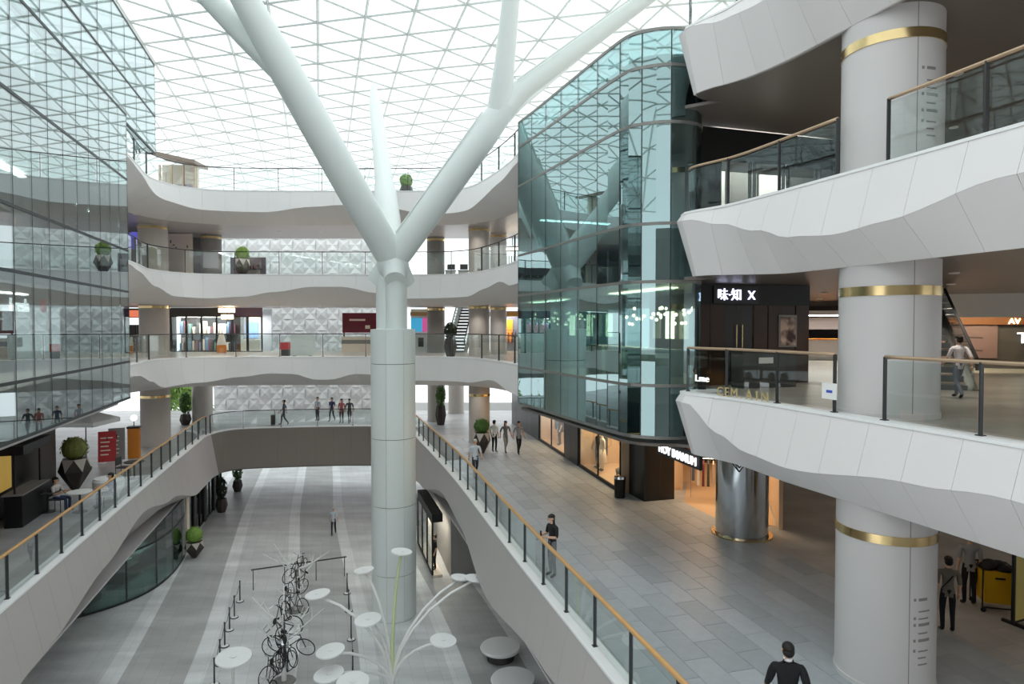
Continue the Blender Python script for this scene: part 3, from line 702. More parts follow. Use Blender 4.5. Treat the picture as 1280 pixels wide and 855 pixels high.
CL = [mat('cloth_%d' % i, S(*c), 0.8) for i, c in enumerate(((236, 230, 220), (44, 42, 46), (120, 60, 66), (96, 104, 124), (206, 184, 160), (70, 76, 70)))]
def light_panel(root, a, b, z, power, color=(1, .78, .52)):
    """a recessed ceiling luminaire: glowing panel and its light"""
    o = part(root, 'ceiling_luminaire', (a[0], a[1], z), (b[0], b[1], z + 0.03), M_lampwarm if color[2] < .7 else M_lampwhite)
    lamp('AREA', 'lamp', ((a[0] + b[0]) / 2, (a[1] + b[1]) / 2, z - 0.03), power, color, abs(b[0] - a[0]), root, sizey=abs(b[1] - a[1]))
    return o

# ------------------------------------------------------------------ street-level shops on the right
def shop_pt(Y): return Vector((10.06 - 0.2306 * Y, Y, 0))
# local X runs from the far end toward the viewer, -Y is then the shop side, +Y the walkway: build with shop depth on +Y after flipping
def shop_window(Ya, Yb, label, group=None):
    root, Ln = unit('shop_window', shop_pt(Ya), shop_pt(Yb), label, 'shop window', G); H = 3.4; D = 2.6
    part(root, 'plinth', (0, 0.02, 0.0), (Ln, D, 0.12), M_shopfloor); part(root, 'kick_plate', (0, -0.04, 0.0), (Ln, 0.02, 0.14), M_blackm)
    part(root, 'back_wall', (0, D, 0.0), (Ln, D + 0.1, H), M_warmwall)
    part(root, 'side_wall', (-0.0, 0.05, 0.12), (0.08, D, H), M_warmwall); part(root, 'side_wall', (Ln - 0.08, 0.05, 0.12), (Ln, D, H), M_warmwall)
    part(root, 'ceiling_board', (0.08, 0.05, H - 0.12), (Ln - 0.08, D, H), M_warmwall)
    framed_glass(root, 0, Ln, 0.14, H - 0.02, 0.0, n=2, t=0.03)
    light_panel(root, (0.6, 0.8), (Ln - 0.6, 1.3), H - 0.16, 75)
    return root, Ln
sw1, l1 = shop_window(36.7, 32.1, 'narrow warm-lit shop window with dark clothes on a rail')
hanging_clothes(sw1, 0.7, 1.7, .9, 1.75, 6, CL[1:4]); part(sw1, 'display_box', (3.2, .9, .12), (3.9, 1.6, .9), M_cream)
sw2, l2 = shop_window(29.9, 25.1, 'wide warm-lit shop window with two mannequins and a round bin')
hanging_clothes(sw2, 0.25, 0.75, 0.9, 1.6, 3, CL); 
MB().lathe([(0.0, .12), (0.26, .12), (0.28, 1.1), (0.24, 1.12), (0.0, 1.12)], (3.9, 0.7, 0), n=18).build('display_drum', M_cream, sw2)
MB().lathe([(0.0, .12), (0.3, .12), (0.36, .45), (0.3, .5), (0.0, .5)], (2.9, 1.0, 0), n=14).build('display_pouffe', M_dgrey, sw2)
def pier(name, Ya, Yb, label, depth=2.6, h=3.4, out=0.0):
    root, Ln = unit(name, shop_pt(Ya), shop_pt(Yb), label, 'wall panel', G); n = max(1, round(Ln / 1.3))
    for i in range(n): part(root, 'stone_panel', (Ln * i / n + .006, -0.05 - out, 0.001), (Ln * (i + 1) / n - .006, 0.05, h), M_black)
    part(root, 'backing', (0, 0.05, 0.001), (Ln, depth, h), M_blackm); return root, Ln
pr, ln = pier('shop_pier', 43.5, 36.75, 'long black stone shop wall at the far end of the right walkway')
fs = part(pr, 'sign_board', (ln - 4.6, -0.1, 2.75), (ln - 0.5, -0.05, 3.3), M_blackm)
text('C-LM', 0.42, M_signwhite, pr, (ln - 1.7, -0.12, 2.86))
pier('shop_pier', 32.0, 30.0, 'black stone pier between the two warm-lit shop windows')
bx = empty('shop_pier', (5.0, 23.9, 0), math.atan2(V.y, V.x), 'free-standing black stone block at the shop entrance', 'wall panel')
for k in range(2): part(bx, 'stone_panel', (0.0 + .62 * k, -0.02, 0.001), (0.61 + .62 * k, 0.05, 3.4), M_black)
part(bx, 'stone_panel', (-0.05, -0.02, 0.001), (-0.005, 1.2, 3.4), M_black); part(bx, 'stone_core', (0.0, 0.05, 0.001), (1.23, 1.2, 3.4), M_blackm)
bn = empty('litter_bin', (4.15, 24.5, 0), 0, 'black round litter bin against the black stone block', 'bin')
MB().lathe([(0.0, 0), (0.2, 0), (0.22, 0.75), (0.0, 0.75)], n=18).build('body', M_blackm, bn); MB().lathe([(0.0, .75), (0.23, .75), (0.22, .84), (0.1, .88), (0, .88)], n=18).build('lid', M_chrome, bn)
# entrance shop: warm room behind the chrome column
root, ln = unit('clothes_shop', (7.2, 26.9), (10.3, 25.95), 'warm open clothes shop behind the chrome column', 'shop', G)
part(root, 'back_wall', (0, 0, 0.001), (ln, 0.12, 3.4), M_warmwall)
part(root, 'side_wall', (ln, -5.5, 0.001), (ln + .12, 0.12, 3.4), M_warmwall)
part(root, 'floor_mat', (0.2, -5.2, 0.001), (ln - .05, -0.05, 0.012), M_shopfloor)
for k in range(1):
    sh = part(root, 'shelf', (0.3 + 1.7 * k, -0.45, 1.0), (1.7 + 1.7 * k, -0.02, 1.05), M_darkwood)
    for j in range(5): MB().box((0.4 + 1.7 * k + .25 * j, -.38, 1.05), (0.6 + 1.7 * k + .25 * j, -.1, 1.05 + R.uniform(.1, .3))).build('folded_stack', R.choice(CL), sh)
hanging_clothes(root, 0.4, 1.5, -2.4, 1.55, 6, CL); hanging_clothes(root, 1.8, 3.0, -1.2, 1.55, 6, CL)
part(root, 'red_cabinet', (0.15, -1.4, 1.6), (0.9, -1.0, 2.9), M_red)
for a, b in ((0.5, -4), (0.5, -1.8)): light_panel(root, (a, b), (a + 1.6, b + .4), 3.36, 40, (1, .7, .42))
# sign over the entrance
root, ln = unit('shop_sign', (4.45, 19.4), (5.05, 17.0), 'black hanging shop fascia with white lit lettering under the second storey', 'sign', 0)
part(root, 'sign_board', (0, -0.04, 2.75), (ln, 0.04, 3.2), M_blackm); part(root, 'hanger', (.1, -.02, 3.2), (.15, .02, 3.44), M_blackm); part(root, 'hanger', (ln - .15, -.02, 3.2), (ln - .1, .02, 3.44), M_blackm)
text('HOY INANUM', 0.34, M_signwhite, root, (ln / 2, -0.06, 2.83))

# ------------------------------------------------------------------ second-storey restaurant and galleries on the right
root, ln = unit('restaurant_front', (5.05, 17.75), (8.75, 18.95), 'dark wood restaurant front with black header beside the teal glass', 'shop front', L2)
part(root, 'header', (0, -0.08, 2.25), (ln, 0.1, 2.84), M_blackm)
w = ln / 8
for i in range(8):
    if i in (2, 3): continue
    part(root, 'wood_panel', (w * i + .01, -0.04 - .02 * (i % 2), 0.001), (w * (i + 1) - .01, 0.1, 2.25), M_darkwood)
for i in (2, 3):
    d = part(root, 'door_leaf', (w * i + .01, 0.0, 0.001), (w * (i + 1) - .01, 0.06, 2.25), mat('black_door', S(34, 28, 25), 0.3))
    MB().tube([(w * (i + (.8 if i == 2 else .2)), -.05, .8), (w * (i + (.8 if i == 2 else .2)), -.05, 1.7)], .012, 6).build('door_handle', M_brass, d)
part(root, 'sign_screen', (0.55, -0.12, 2.3), (2.05, -0.08, 2.78), M_black)
text('味·知  X', 0.36, M_signblue, root, (1.28, -0.14, 2.41))
pf = part(root, 'poster_frame', (2.78, -0.09, 1.05), (3.42, -0.065, 1.98), M_mullpale)
pm = bpy.data.materials.new('poster_print'); pm.use_nodes = True; nt = pm.node_tree; N = nt.nodes.new
no = N('ShaderNodeTexNoise'); no.inputs['Scale'].default_value = 3.4; cr = N('ShaderNodeValToRGB'); tc = N('ShaderNodeTexCoord'); nt.links.new(tc.outputs['Object'], no.inputs[0])
cr.color_ramp.elements[0].position = .35; cr.color_ramp.elements[0].color = S(60, 34, 30); cr.color_ramp.elements[1].position = .65; cr.color_ramp.elements[1].color = S(206, 180, 164)
nt.links.new(no.outputs['Fac'], cr.inputs[0]); nt.links.new(cr.outputs[0], nt.nodes['Principled BSDF'].inputs['Base Color'])
MB().box((2.83, -0.1, 1.1), (3.37, -0.09, 1.93)).build('print', pm, pf)
ct = empty('host_counter', (6.1, 16.9, L2), math.atan2(V.y, V.x), 'dark grey host counter in front of the restaurant doors', 'counter')
part(ct, 'body', (0, 0, 0.001), (1.7, 0.5, 0.95), M_dgrey); part(ct, 'top', (-0.04, -0.04, 0.95), (1.74, 0.54, 1.0), M_black); part(ct, 'notice', (0.5, -0.012, 0.66), (0.95, 0, 0.82), M_white)
ls = empty('rail_lettering', NEAR.off(2.4, -0.1, L2 + 0.12), 0, 'row of gold letters standing at the foot of the second-storey railing', 'lettering')
b0 = NEAR.off(NEAR.s_at_px(893), -0.09, 0); b1 = NEAR.off(NEAR.s_at_px(956), -0.09, 0); dd = (b1 - b0)
for i, chs in enumerate('CEM.AIN'):
    p = b0 + dd * (i + .5) / 7
    o = text(chs, 0.3, M_gold, ls, Vector((p.x, p.y, L2 + 0.06)) - Vector(ls.location), math.atan2(dd.y, dd.x), name='letter', extrude=0.01)
sg2 = empty('rail_sign', NEAR.off(NEAR.s_at_px(872), -0.1, L2 + 0.052), 0, 'small white glowing letters beside the teal glass corner', 'lettering')
text('Lme', 0.24, M_signwhite, sg2, (0, 0, 0.2), -0.9); part(sg2, 'stand', (-.1, -.01, 0), (.1, .01, .2), M_black)
nt_ = NEAR.off(NEAR.s_at_px(1036), -0.06, L2 + 0.3)
ns = empty('rail_notice', nt_, -1.25, 'small white notice fixed on the railing left of the big column', 'notice'); part(ns, 'card', (-.17, -.015, 0), (.17, 0, .3), M_white); part(ns, 'arrow_print', (-.06, -.02, .12), (.08, -.015, .17), mat('blue_print', S(70, 90, 190)))
# teal-glass shop interior
root = empty('teal_shop', (2.2, 23.0, L2), math.atan2(-U.y, -U.x), 'jewellery shop with teal counters inside the curved glass front', 'shop')
# local X toward the viewer, local +Y away from the void
part(root, 'back_wall', (-1.0, 3.6, 0.001), (5.4, 3.7, 2.8), mat('shop_back', S(70, 58, 54), .5))
for k in range(4): part(root, 'counter', (0.2 + 1.45 * k, 0.5, 0.001), (1.35 + 1.45 * k, 1.0, 0.95), M_teal)
for k in range(4): part(root, 'counter_top', (0.17 + 1.45 * k, 0.47, 0.95), (1.38 + 1.45 * k, 1.03, 1.0), M_white)
for k in range(6):
    lb = part(root, 'light_box', (-0.6 + .95 * k, 3.52, 1.2), (-0.1 + .95 * k, 3.6, 2.2), M_lampwarm if k % 2 else M_cream)
for k in range(34):
    x, y = R.uniform(0.8, 4.6), R.uniform(1.2, 3.2); z = R.uniform(1.75, 2.35)
    pd = MB().tube([(x, y, z), (x, y, 2.84)], .006, 4).build('pendant_cord', M_dgrey, root); MB().ball((x, y, z - .05), .06, n=8, m=5).build('pendant_bulb', M_lampwarm, pd)
light_panel(root, (0.4, 1.2), (4.4, 1.6), 2.8, 160, (1, .85, .62))
# third-storey dark shop
root, ln = unit('dark_shop_front', (5.05, 17.85), (10.4, 19.5), 'black shop front with pale glowing windows on the third right gallery', 'shop front', L3)
part(root, 'fascia', (0, -0.05, 2.0), (ln, 0.1, 2.85), M_black); part(root, 'pier', (0, -.1, 0.001), (0.75, .1, 2.0), M_blackm)
for i in range(4):
    x = .8 + i * 1.15
    framed_glass(root, x, x + 1.05, 0.02, 2.0, 0.0, t=.05)
    part(root, 'window_back', (x, 1.2, 0.02), (x + 1.05, 1.25, 2.0), (M_white, M_grey, M_white, M_dgrey)[i])
light_panel(root, (1.0, .3), (4.8, .6), 2.6, 60, (1, .95, .9))
# back of the second-storey right gallery, seen left and right of the big column
root, ln = unit('food_counter', (13.5, 31.5), (17.5, 30.2), 'white food counter with menu boards far inside the right gallery', 'counter', L2)
part(root, 'front', (0, 0, 0.001), (ln, .6, 1.0), M_white); part(root, 'top', (-.05, -.05, 1.0), (ln + .05, .65, 1.05), M_orange); part(root, 'menu_board', (0, 1.4, 1.5), (ln, 1.5, 2.1), M_dgrey); part(root, 'canopy', (-.4, -.6, 2.2), (ln + .4, 1.6, 2.4), M_white)
light_panel(root, (.4, .2), (ln - .4, .6), 2.16, 120, (1, .95, .9))
tb, ln = unit('ceiling_beam_band', (14.2, 24.5), (26, 20.5), 'white ceiling band over the opening right of the big column', 'bulkhead', L2)
part(tb, 'band_panel', (0, 0, 2.0), (ln, .3, 2.85), M_white); tag(tb, kind='structure')
root, ln = unit('fast_food_front', (15.6, 26.2), (23, 23.7), 'brown menu wall with orange lit lettering right of the big column', 'shop front', L2)
part(root, 'menu_wall', (0.6, 0, 0.4), (3.6, .1, 1.7), mat('brown_board', S(112, 92, 90), .6)); part(root, 'fascia', (-1.6, -.1, 1.72), (ln, .1, 2.0), mat('brown_fascia', S(112, 72, 40), .5)); part(root, 'base_wall', (-1.6, .1, 0.001), (ln, .2, 2.8), M_dgrey)
text('AV', .3, M_lampwarm, root, (4.1, -.12, 1.75)); text('T', .6, M_signwhite, root, (4.4, -.02, 1.0))
MB().tube([(1.2, -.012, 1.2), (2.1, -.012, 1.25), (3.1, -.012, 1.2)], .02, 5).tube([(1.2, -.012, .7), (2.1, -.012, .78), (3.1, -.012, .7)], .02, 5).build('menu_print', M_dgrey, root)
light_panel(root, (0, -1.6), (4, -1.2), 2.6, 90, (1, .85, .6))
tbk, ln = unit('counter_table', (12.6, 15.2), (14.8, 14.5), 'red-topped service counter behind the right railing', 'counter', L2)
part(tbk, 'body', (0, 0, 0.001), (ln, .7, .62), mat('pale_blue', S(176, 184, 192))); part(tbk, 'top', (-.05, -.05, .62), (ln + .05, .75, .72), mat('terracotta', S(186, 96, 66), .5)); part(tbk, 'tray', (.5, .1, .72), (1.3, .6, .86), M_white)

# ------------------------------------------------------------------ far galleries
lat = tag(MB().box((-23.4, 50.12, 0.001), (-10.0, 50.4, L4 + 1.2)).build('wall_lattice', M_white), 'white wall of folded triangular tiles behind the far galleries', 'wall', kind='structure')
c = 0.44
tile = MB().add([(-c, 0, -c), (c, 0, -c), (c, 0, c), (-c, 0, c), (0, -0.13, 0), (0, 0.0, -c), (c, 0, 0), (0, 0, c), (-c, 0, 0)],
    [(0, 5, 4), (5, 1, 4), (1, 6, 4), (6, 2, 4), (2, 7, 4), (7, 3, 4), (3, 8, 4), (8, 0, 4)]).mesh('lattice_tile', M_lattice)
tile2 = MB().add([(-c, 0, -c), (c, 0, -c), (c, 0, c), (-c, 0, c), (0, 0.0, 0), (0, -0.12, -c), (c, -0.12, 0), (0, -0.12, c), (-c, -0.12, 0)],
    [(0, 5, 4), (5, 1, 4), (1, 6, 4), (6, 2, 4), (2, 7, 4), (7, 3, 4), (3, 8, 4), (8, 0, 4)]).mesh('lattice_tile', M_lattice)
for i in range(15):
    for j in range(16):
        link('lattice_tile', tile if (i + j) % 2 else tile2, lat, (-22.9 + 0.89 * i, 50.1, 0.5 + 0.89 * j))
# second storey, left: book-shop like front
def far_unit(name, pa, pb, Y, label, cat, z):
    return unit(name, ((pa - 640) / FPX * Y, Y), ((pb - 640) / FPX * Y, Y), label, cat, z)
root, ln = far_unit('bookshop_front', 214, 290, 41, 'dark glazed shop front with rows of bright books on the far second storey', 'shop front', L2)
part(root, 'back_wall', (0, 1.2, 0.001), (ln, 1.3, 2.8), M_blackm); part(root, 'fascia', (0, -.05, 2.3), (ln, .1, 2.84), M_dgrey)
framed_glass(root, 0, ln, 0.02, 2.3, 0, n=4, t=.05)
for r_ in range(2):
    sf = part(root, 'shelf', (0.1, .7, 1.1 * r_ + .06), (ln - .1, 1.15, 1.1 * r_ + .1), M_darkwood)
    x = .15
    while x < ln - .3:
        w_ = R.uniform(.06, .2); MB().box((x, .75, 1.1 * r_ + .1), (x + w_, 1.05, 1.1 * r_ + R.uniform(.5, .95))).build('book_block', R.choice([M_white, mat('book_blue', S(120, 150, 190)), mat('book_teal', S(110, 150, 140)), CL[2], M_dgrey, M_cream]), sf); x += w_ + R.uniform(.02, .14)
light_panel(root, (.2, .4), (ln - .2, .6), 2.24, 90, (1, .95, .9))
kp = empty('kids_poster', pix(277, 440, Y=39.6).to_tuple()[:2] + (L2,), 0, 'small white standing sign with an orange foot before the bookshop', 'sign')
MB().box((-.3, -.03, .02), (.3, .03, .5)).build('base', M_orange, kp); MB().add([(-.3, -.03, .5), (.3, -.03, .5), (.3, .03, .5), (-.3, .03, .5), (-.12, -.03, 1.2), (.12, -.03, 1.2), (.12, .03, 1.2), (-.12, .03, 1.2)], [(0, 1, 5, 4), (1, 2, 6, 5), (2, 3, 7, 6), (3, 0, 4, 7), (4, 5, 6, 7), (3, 2, 1, 0)]).build('board', M_white, kp)
root, ln = far_unit('phone_shop_front', 291, 328, 41, 'bright glazed shop with screens next to the lattice wall', 'shop front', L2)
part(root, 'back_wall', (0, 1.6, 0.001), (ln, 1.7, 2.8), mat('pale_blue', S(176, 184, 192))); framed_glass(root, 0, ln, .02, 2.3, 0, n=2, t=.06); part(root, 'fascia', (0, -.05, 2.3), (ln, .08, 2.84), mat('plum', S(70, 50, 80), .5))
part(root, 'screen', (.2, 1.52, .9), (1.0, 1.6, 1.9), mat('screen_blue', S(110, 150, 210), emit=.5)); part(root, 'display_table', (.3, .5, 0.001), (1.5, 1.0, .8), M_white); light_panel(root, (.3, .4), (1.6, .7), 2.5, 60, (1, .97, .95))
root, ln = far_unit('sign_wall', 427, 480, 40.5, 'maroon sign board on a pale low wall behind the tree column', 'sign', L2)
part(root, 'low_wall', (0, 0, 0.001), (ln, .2, 1.0), M_cream); part(root, 'band', (0, -.02, .55), (ln, 0, .8), M_grey); part(root, 'board', (0.05, 0, 1.25), (ln, .12, 2.5), M_maroon); part(root, 'post', (0.1, .04, 1.0), (0.18, .1, 1.25), M_dgrey); part(root, 'post', (ln - .2, .04, 1.0), (ln - .12, .1, 1.25), M_dgrey)
text('VERSACE', .26, M_white, root, (1.35, -.03, 1.95)) if False else None
part(root, 'pale_print', (.5, -.012, 2.0), (1.5, 0, 2.12), M_cream); part(root, 'pale_emblem', (1.5, -.012, 1.5), (1.8, 0, 1.72), M_cream)
wb = empty('white_notice_board', pix(378, 446, Y=35.2).to_tuple()[:2] + (L2,), 0, 'pale square notice panel standing behind the far second-storey railing', 'sign')
part(wb, 'panel', (-.65, 0, .05), (.65, .06, 1.25), M_white); part(wb, 'foot', (-.5, -.15, 0.001), (-.4, .2, .05), M_grey); part(wb, 'foot', (.4, -.15, 0.001), (.5, .2, .05), M_grey)
rs = empty('red_stool', pix(357, 446, Y=36).to_tuple()[:2] + (L2,), 0, 'small red display box beside the pale notice panel', 'box'); part(rs, 'box', (-.22, -.2, .35), (.22, .2, .75), M_red); part(rs, 'leg_frame', (-.2, -.18, 0.001), (.2, .18, .35), M_dgrey)
root, ln = far_unit('screen_shop', 512, 536, 42, 'shop with a bright blue and pink screen beside the tree column', 'shop front', L2)
part(root, 'back_wall', (0, .5, 0.001), (ln, .6, 2.8), M_white); part(root, 'screen', (.05, .4, 1.3), (.75, .5, 2.2), mat('screen_cyan', S(60, 150, 190), emit=.8)); part(root, 'screen', (.78, .4, 1.3), (ln - .05, .5, 2.2), mat('screen_pink', S(200, 90, 150), emit=.6)); part(root, 'poster', (.5, .44, .3), (.85, .5, .9), M_dgrey); part(root, 'fascia', (0, .3, 2.35), (ln, .5, 2.6), mat('tan_fascia', S(206, 170, 120)))
root, ln = far_unit('fashion_shop', 612, 652, 41.5, 'warm shop with posters and racks beside the teal glass on the second storey', 'shop front', L2)
part(root, 'back_wall', (0, 1.5, 0.001), (ln, 1.6, 2.8), CL[3]); part(root, 'fascia', (0, 0, 2.3), (ln, .2, 2.6), mat('gold_fascia', S(214, 160, 76), .4)); part(root, 'poster', (.1, 1.4, .6), (.5, 1.5, 2.0), CL[4]); part(root, 'poster', (.6, 1.4, .6), (1.5, 1.5, 2.1), M_orange); hanging_clothes(root, .2, 1.8, .8, 1.4, 7, CL); light_panel(root, (.2, .5), (1.8, .9), 2.7, 110, (1, .88, .7))
# escalator seen on the second storey between two columns
def escalator(name, p, q, z0, z1, w, label):
    root = empty(name, (p[0], p[1], z0), math.atan2(q[1] - p[1], q[0] - p[0]), label, 'escalator'); L_ = math.hypot(q[0] - p[0], q[1] - p[1]); h = z1 - z0
    for y in (-w / 2, w / 2):
        o = MB().add([(0, y - .02, 0.02), (L_, y - .02, h), (L_, y - .02, h + .95), (0, y - .02, .97), (0, y + .02, .02), (L_, y + .02, h), (L_, y + .02, h + .95), (0, y + .02, .97)], [(0, 1, 2, 3), (7, 6, 5, 4), (0, 4, 5, 1), (1, 5, 6, 2), (2, 6, 7, 3), (3, 7, 4, 0)]).build('balustrade', G_shop, root); recalc(o.data)
        MB().tube([(-.4, y, .55), (-.35, y, .85), (0, y, 1.0), (L_, y, h + .98), (L_ + .5, y, h + .98)], .04, 8).build('handrail', M_rubber, root)
        MB().add([(0, y - .12, .02), (L_, y - .12, h), (L_, y + .12, h), (0, y + .12, .02), (0, y - .12, -.0), (L_, y - .12, h - .6), (L_, y + .12, h - .6), (0, y + .12, .0)], [(0, 1, 2, 3), (4, 7, 6, 5), (0, 4, 5, 1), (3, 2, 6, 7), (1, 5, 6, 2)]).build('skirt', M_mullpale, root)
    n = max(4, int(h / .2)); st = MB().box((0, -w / 2 + .12, -.15), (L_ / n, w / 2 - .12, 0.01)).mesh('step', mat('step_metal', S(120, 122, 124), .35, .6))
    for i in range(n): link('step', st, root, (L_ * i / n, 0, h * (i + .6) / n))
    return root
escalator('escalator', (-3.5, 40.6), (-2.9, 46.5), L2, L3, 1.1, 'escalator rising between two columns on the far second storey')
escalator('escalator', (13.3, 13.6), (17.8, 20.4), G, L2 - 0.2, 1.3, 'escalator behind the yellow trolley at street level')
escalator('escalator', (11.2, 16.6), (15.4, 25.4), L2, L3 - .2, 1.3, 'escalator with glass sides behind the right second-storey railing')
# third storey
root, ln = far_unit('cream_wall_panel', 209, 240, 38.5, 'cream wall panel with small dark marks beside the third-storey column', 'wall panel', L3)
part(root, 'panel', (0, 0, 0.001), (ln, .25, 2.85), M_cream)
for x, z, w_, h_ in ((.25, 2.3, .06, .16), (.4, 2.15, .12, .06), (.55, 2.0, .1, .05), (1.25, 2.0, .06, .16)): part(root, 'dark_mark', (x, -.012, z), (x + w_, 0, z + h_), M_dgrey)
root, ln = far_unit('terrace_furniture_shop', 281, 326, 40, 'third-storey shop with grey furniture and mauve shelves', 'shop front', L3)
part(root, 'back_wall', (0, .9, 0.001), (ln, 1.0, 1.7), mat('mauve', S(150, 138, 150))); part(root, 'shelf', (.3, .6, .9), (ln - .2, .9, .96), M_dgrey); part(root, 'bench', (0, -.4, 0.001), (.8, .1, .55), M_dgrey); part(root, 'sofa', (1.0, -.4, 0.001), (2.1, .3, .5), M_grey); part(root, 'sofa_back', (1.0, .2, .5), (2.1, .35, .85), M_grey)
for k in range(5): part(root, 'jar', (.45 + .3 * k, .65, .96), (.62 + .3 * k, .8, 1.1 + .15 * R.random()), R.choice(CL))
for px, nm in ((562, 'left'), (578, 'right')):
    sc_, ln = far_unit('lounge_kiosk', px - 5, px + 7, 41.6, f'small pale kiosk with dark trim on the third storey, {"beside the dark column" if nm == "left" else "nearer the stone column"}', 'kiosk', L3)
    part(sc_, 'counter', (0, 0, 0.001), (ln, .5, .9), M_white); part(sc_, 'trim', (-.03, -.03, .9), (ln + .03, .53, .95), M_dgrey); part(sc_, 'screen', (.1, .2, 1.0), (.6, .25, 1.35), M_dgrey)
root, ln = far_unit('gold_ceiling_band', 612, 652, 40, 'warm golden light band on the third storey beside the teal glass', 'light', L3)
part(root, 'housing', (-.5, 0, 2.0), (ln, .3, 2.3), M_dgrey); part(root, 'lens', (-.5, -.03, 2.05), (ln, 0, 2.2), M_lampwarm); part(root, 'hanger', (0, .1, 2.3), (.05, .15, 2.88), M_dgrey); part(root, 'hanger', (1.4, .1, 2.3), (1.45, .15, 2.88), M_dgrey)
root, ln = far_unit('wood_slat_screen', 606, 652, 42, 'brown slatted screen with railings on the third storey', 'screen', L3)
for k in range(14): part(root, 'slat', (ln * k / 14, 0, 0.001), (ln * k / 14 + .07, .06, 1.9), M_darkwood if k % 3 else M_cream)
# lit signs far left
for z, Y, px, lab in ((L2, 37.6, 168, 'red and white lit box sign at the far left second storey'), (L3, 36.0, 170, 'round blue lit sign at the far left third storey')):
    p = pix(px, 380, Y=Y); sg_ = empty('lit_sign', (p.x, p.y, z), 0, lab, 'sign')
    if z == L2: part(sg_, 'upper_box', (-.3, 0, 2.2), (.35, .2, 2.6), mat('sign_red', S(220, 120, 90), emit=.8)); part(sg_, 'lower_box', (-.3, 0, 1.75), (.35, .2, 2.15), M_signwhite); part(sg_, 'pole', (0, .05, 0.001), (.06, .12, 1.75), M_blackm)
    else: MB().lathe([(0, -.08), (.5, -.08), (.5, .08), (0, .08)], n=20).build('disc', mat('sign_violet', S(96, 96, 190), emit=.6), sg_, loc=(0, 0, 2.1)).rotation_euler = (PI / 2, 0, 0); part(sg_, 'pole', (-.03, .05, 0.001), (.03, .12, 1.7), M_blackm)
ch = empty('lantern_cluster', pix(284, 388, Y=39).to_tuple()[:2] + (L3 - 1.5,), 0, 'cluster of bright square lanterns under the far soffit', 'lamp')
for x, z in ((-.35, -.35), (.0, -.35), (.3, -.35), (-.2, -.75), (.2, -.75)):
    l_ = part(ch, 'lantern', (x - .13, -.1, z), (x + .13, .1, z + .26), M_lampwarm); part(l_, 'cord', (x - .006, -.006, z + .26), (x + .006, .006, 0), M_dgrey)
# left glass front: lettering of the shop inside and its shelves
fs_ = LGP.len - 17.6
sgn = empty('fresh_sign', LGP.off(LGP.s_at_px(20) if False else LGP.len - 9.1, -0.3, L2 + 2.05), 0, 'white shop name with a red flower behind the left glass', 'sign')
tl = text('Fresh', 0.52, mat('sign_glow', (1, 1, 1, 1), emit=3.5, var=0), sgn, (0, 0, 0), math.atan2(-LGT.y, -LGT.x) + PI)
MB().lathe([(0, 0), (.2, 0), (.2, .05), (0, .05)], n=7).build('flower', mat('flower_red', S(210, 60, 80), emit=.5), sgn, loc=(LGT.x * 1.5, LGT.y * 1.5, .2)).rotation_euler = (PI / 2, 0, math.atan2(LGT.y, LGT.x))
for z, nm, pw in ((L2, 'second', 220), (L3, 'third', 150)):
    rt = empty('left_shop_interior', (LG1 - LGN * 3.2 - LGT * 1.5).to_tuple()[:2] + (z,), math.atan2(-LGT.y, -LGT.x), f'shelves and lit ceiling strips of the {nm}-storey shop behind the left glass', 'shop')
    for k in range(8):
        sh = part(rt, 'shelf_unit', (1.9 * k, -.6, 0.001), (1.9 * k + 1.6, -.1, 1.5), M_dgrey)
        for j in range(3): part(sh, 'goods', (1.9 * k + .1 + .5 * j, .0 - .1, .9), (1.9 * k + .45 + .5 * j, .12, 1.25), R.choice(CL))
    for k in range(3): light_panel(rt, (5 * k, 0.1), (5 * k + 4, 0.3), 2.8, pw, (1, .95, .88))

# top far left: small brown pavilion on the terrace
root, ln = far_unit('terrace_pavilion', 202, 246, 37.2, 'brown-roofed pavilion on the top terrace at the far left', 'pavilion', L4)
part(root, 'wall', (0, .3, 0.001), (ln, .5, 2.3), M_cream)
for k in range(4): part(root, 'post', (ln * k / 3.05, -.1, 0.001), (ln * k / 3.05 + .1, 0, 2.2), M_bronze)
part(root, 'shop_goods', (.6, -.02, 0.001), (1.8, .28, 1.1), mat('mauve', S(150, 138, 150)))
o = MB().add([(-.2, -.4, 2.75), (ln + .2, -.4, 2.2), (ln + .2, 1.2, 2.2), (-.2, 1.2, 2.75), (-.2, -.4, 2.95), (ln + .2, -.4, 2.4), (ln + .2, 1.2, 2.4), (-.2, 1.2, 2.95)], [(3, 2, 1, 0), (4, 5, 6, 7), (0, 1, 5, 4), (1, 2, 6, 5), (2, 3, 7, 6), (3, 0, 4, 7)]).build('roof', mat('taupe_roof', S(150, 136, 126), .6), root)
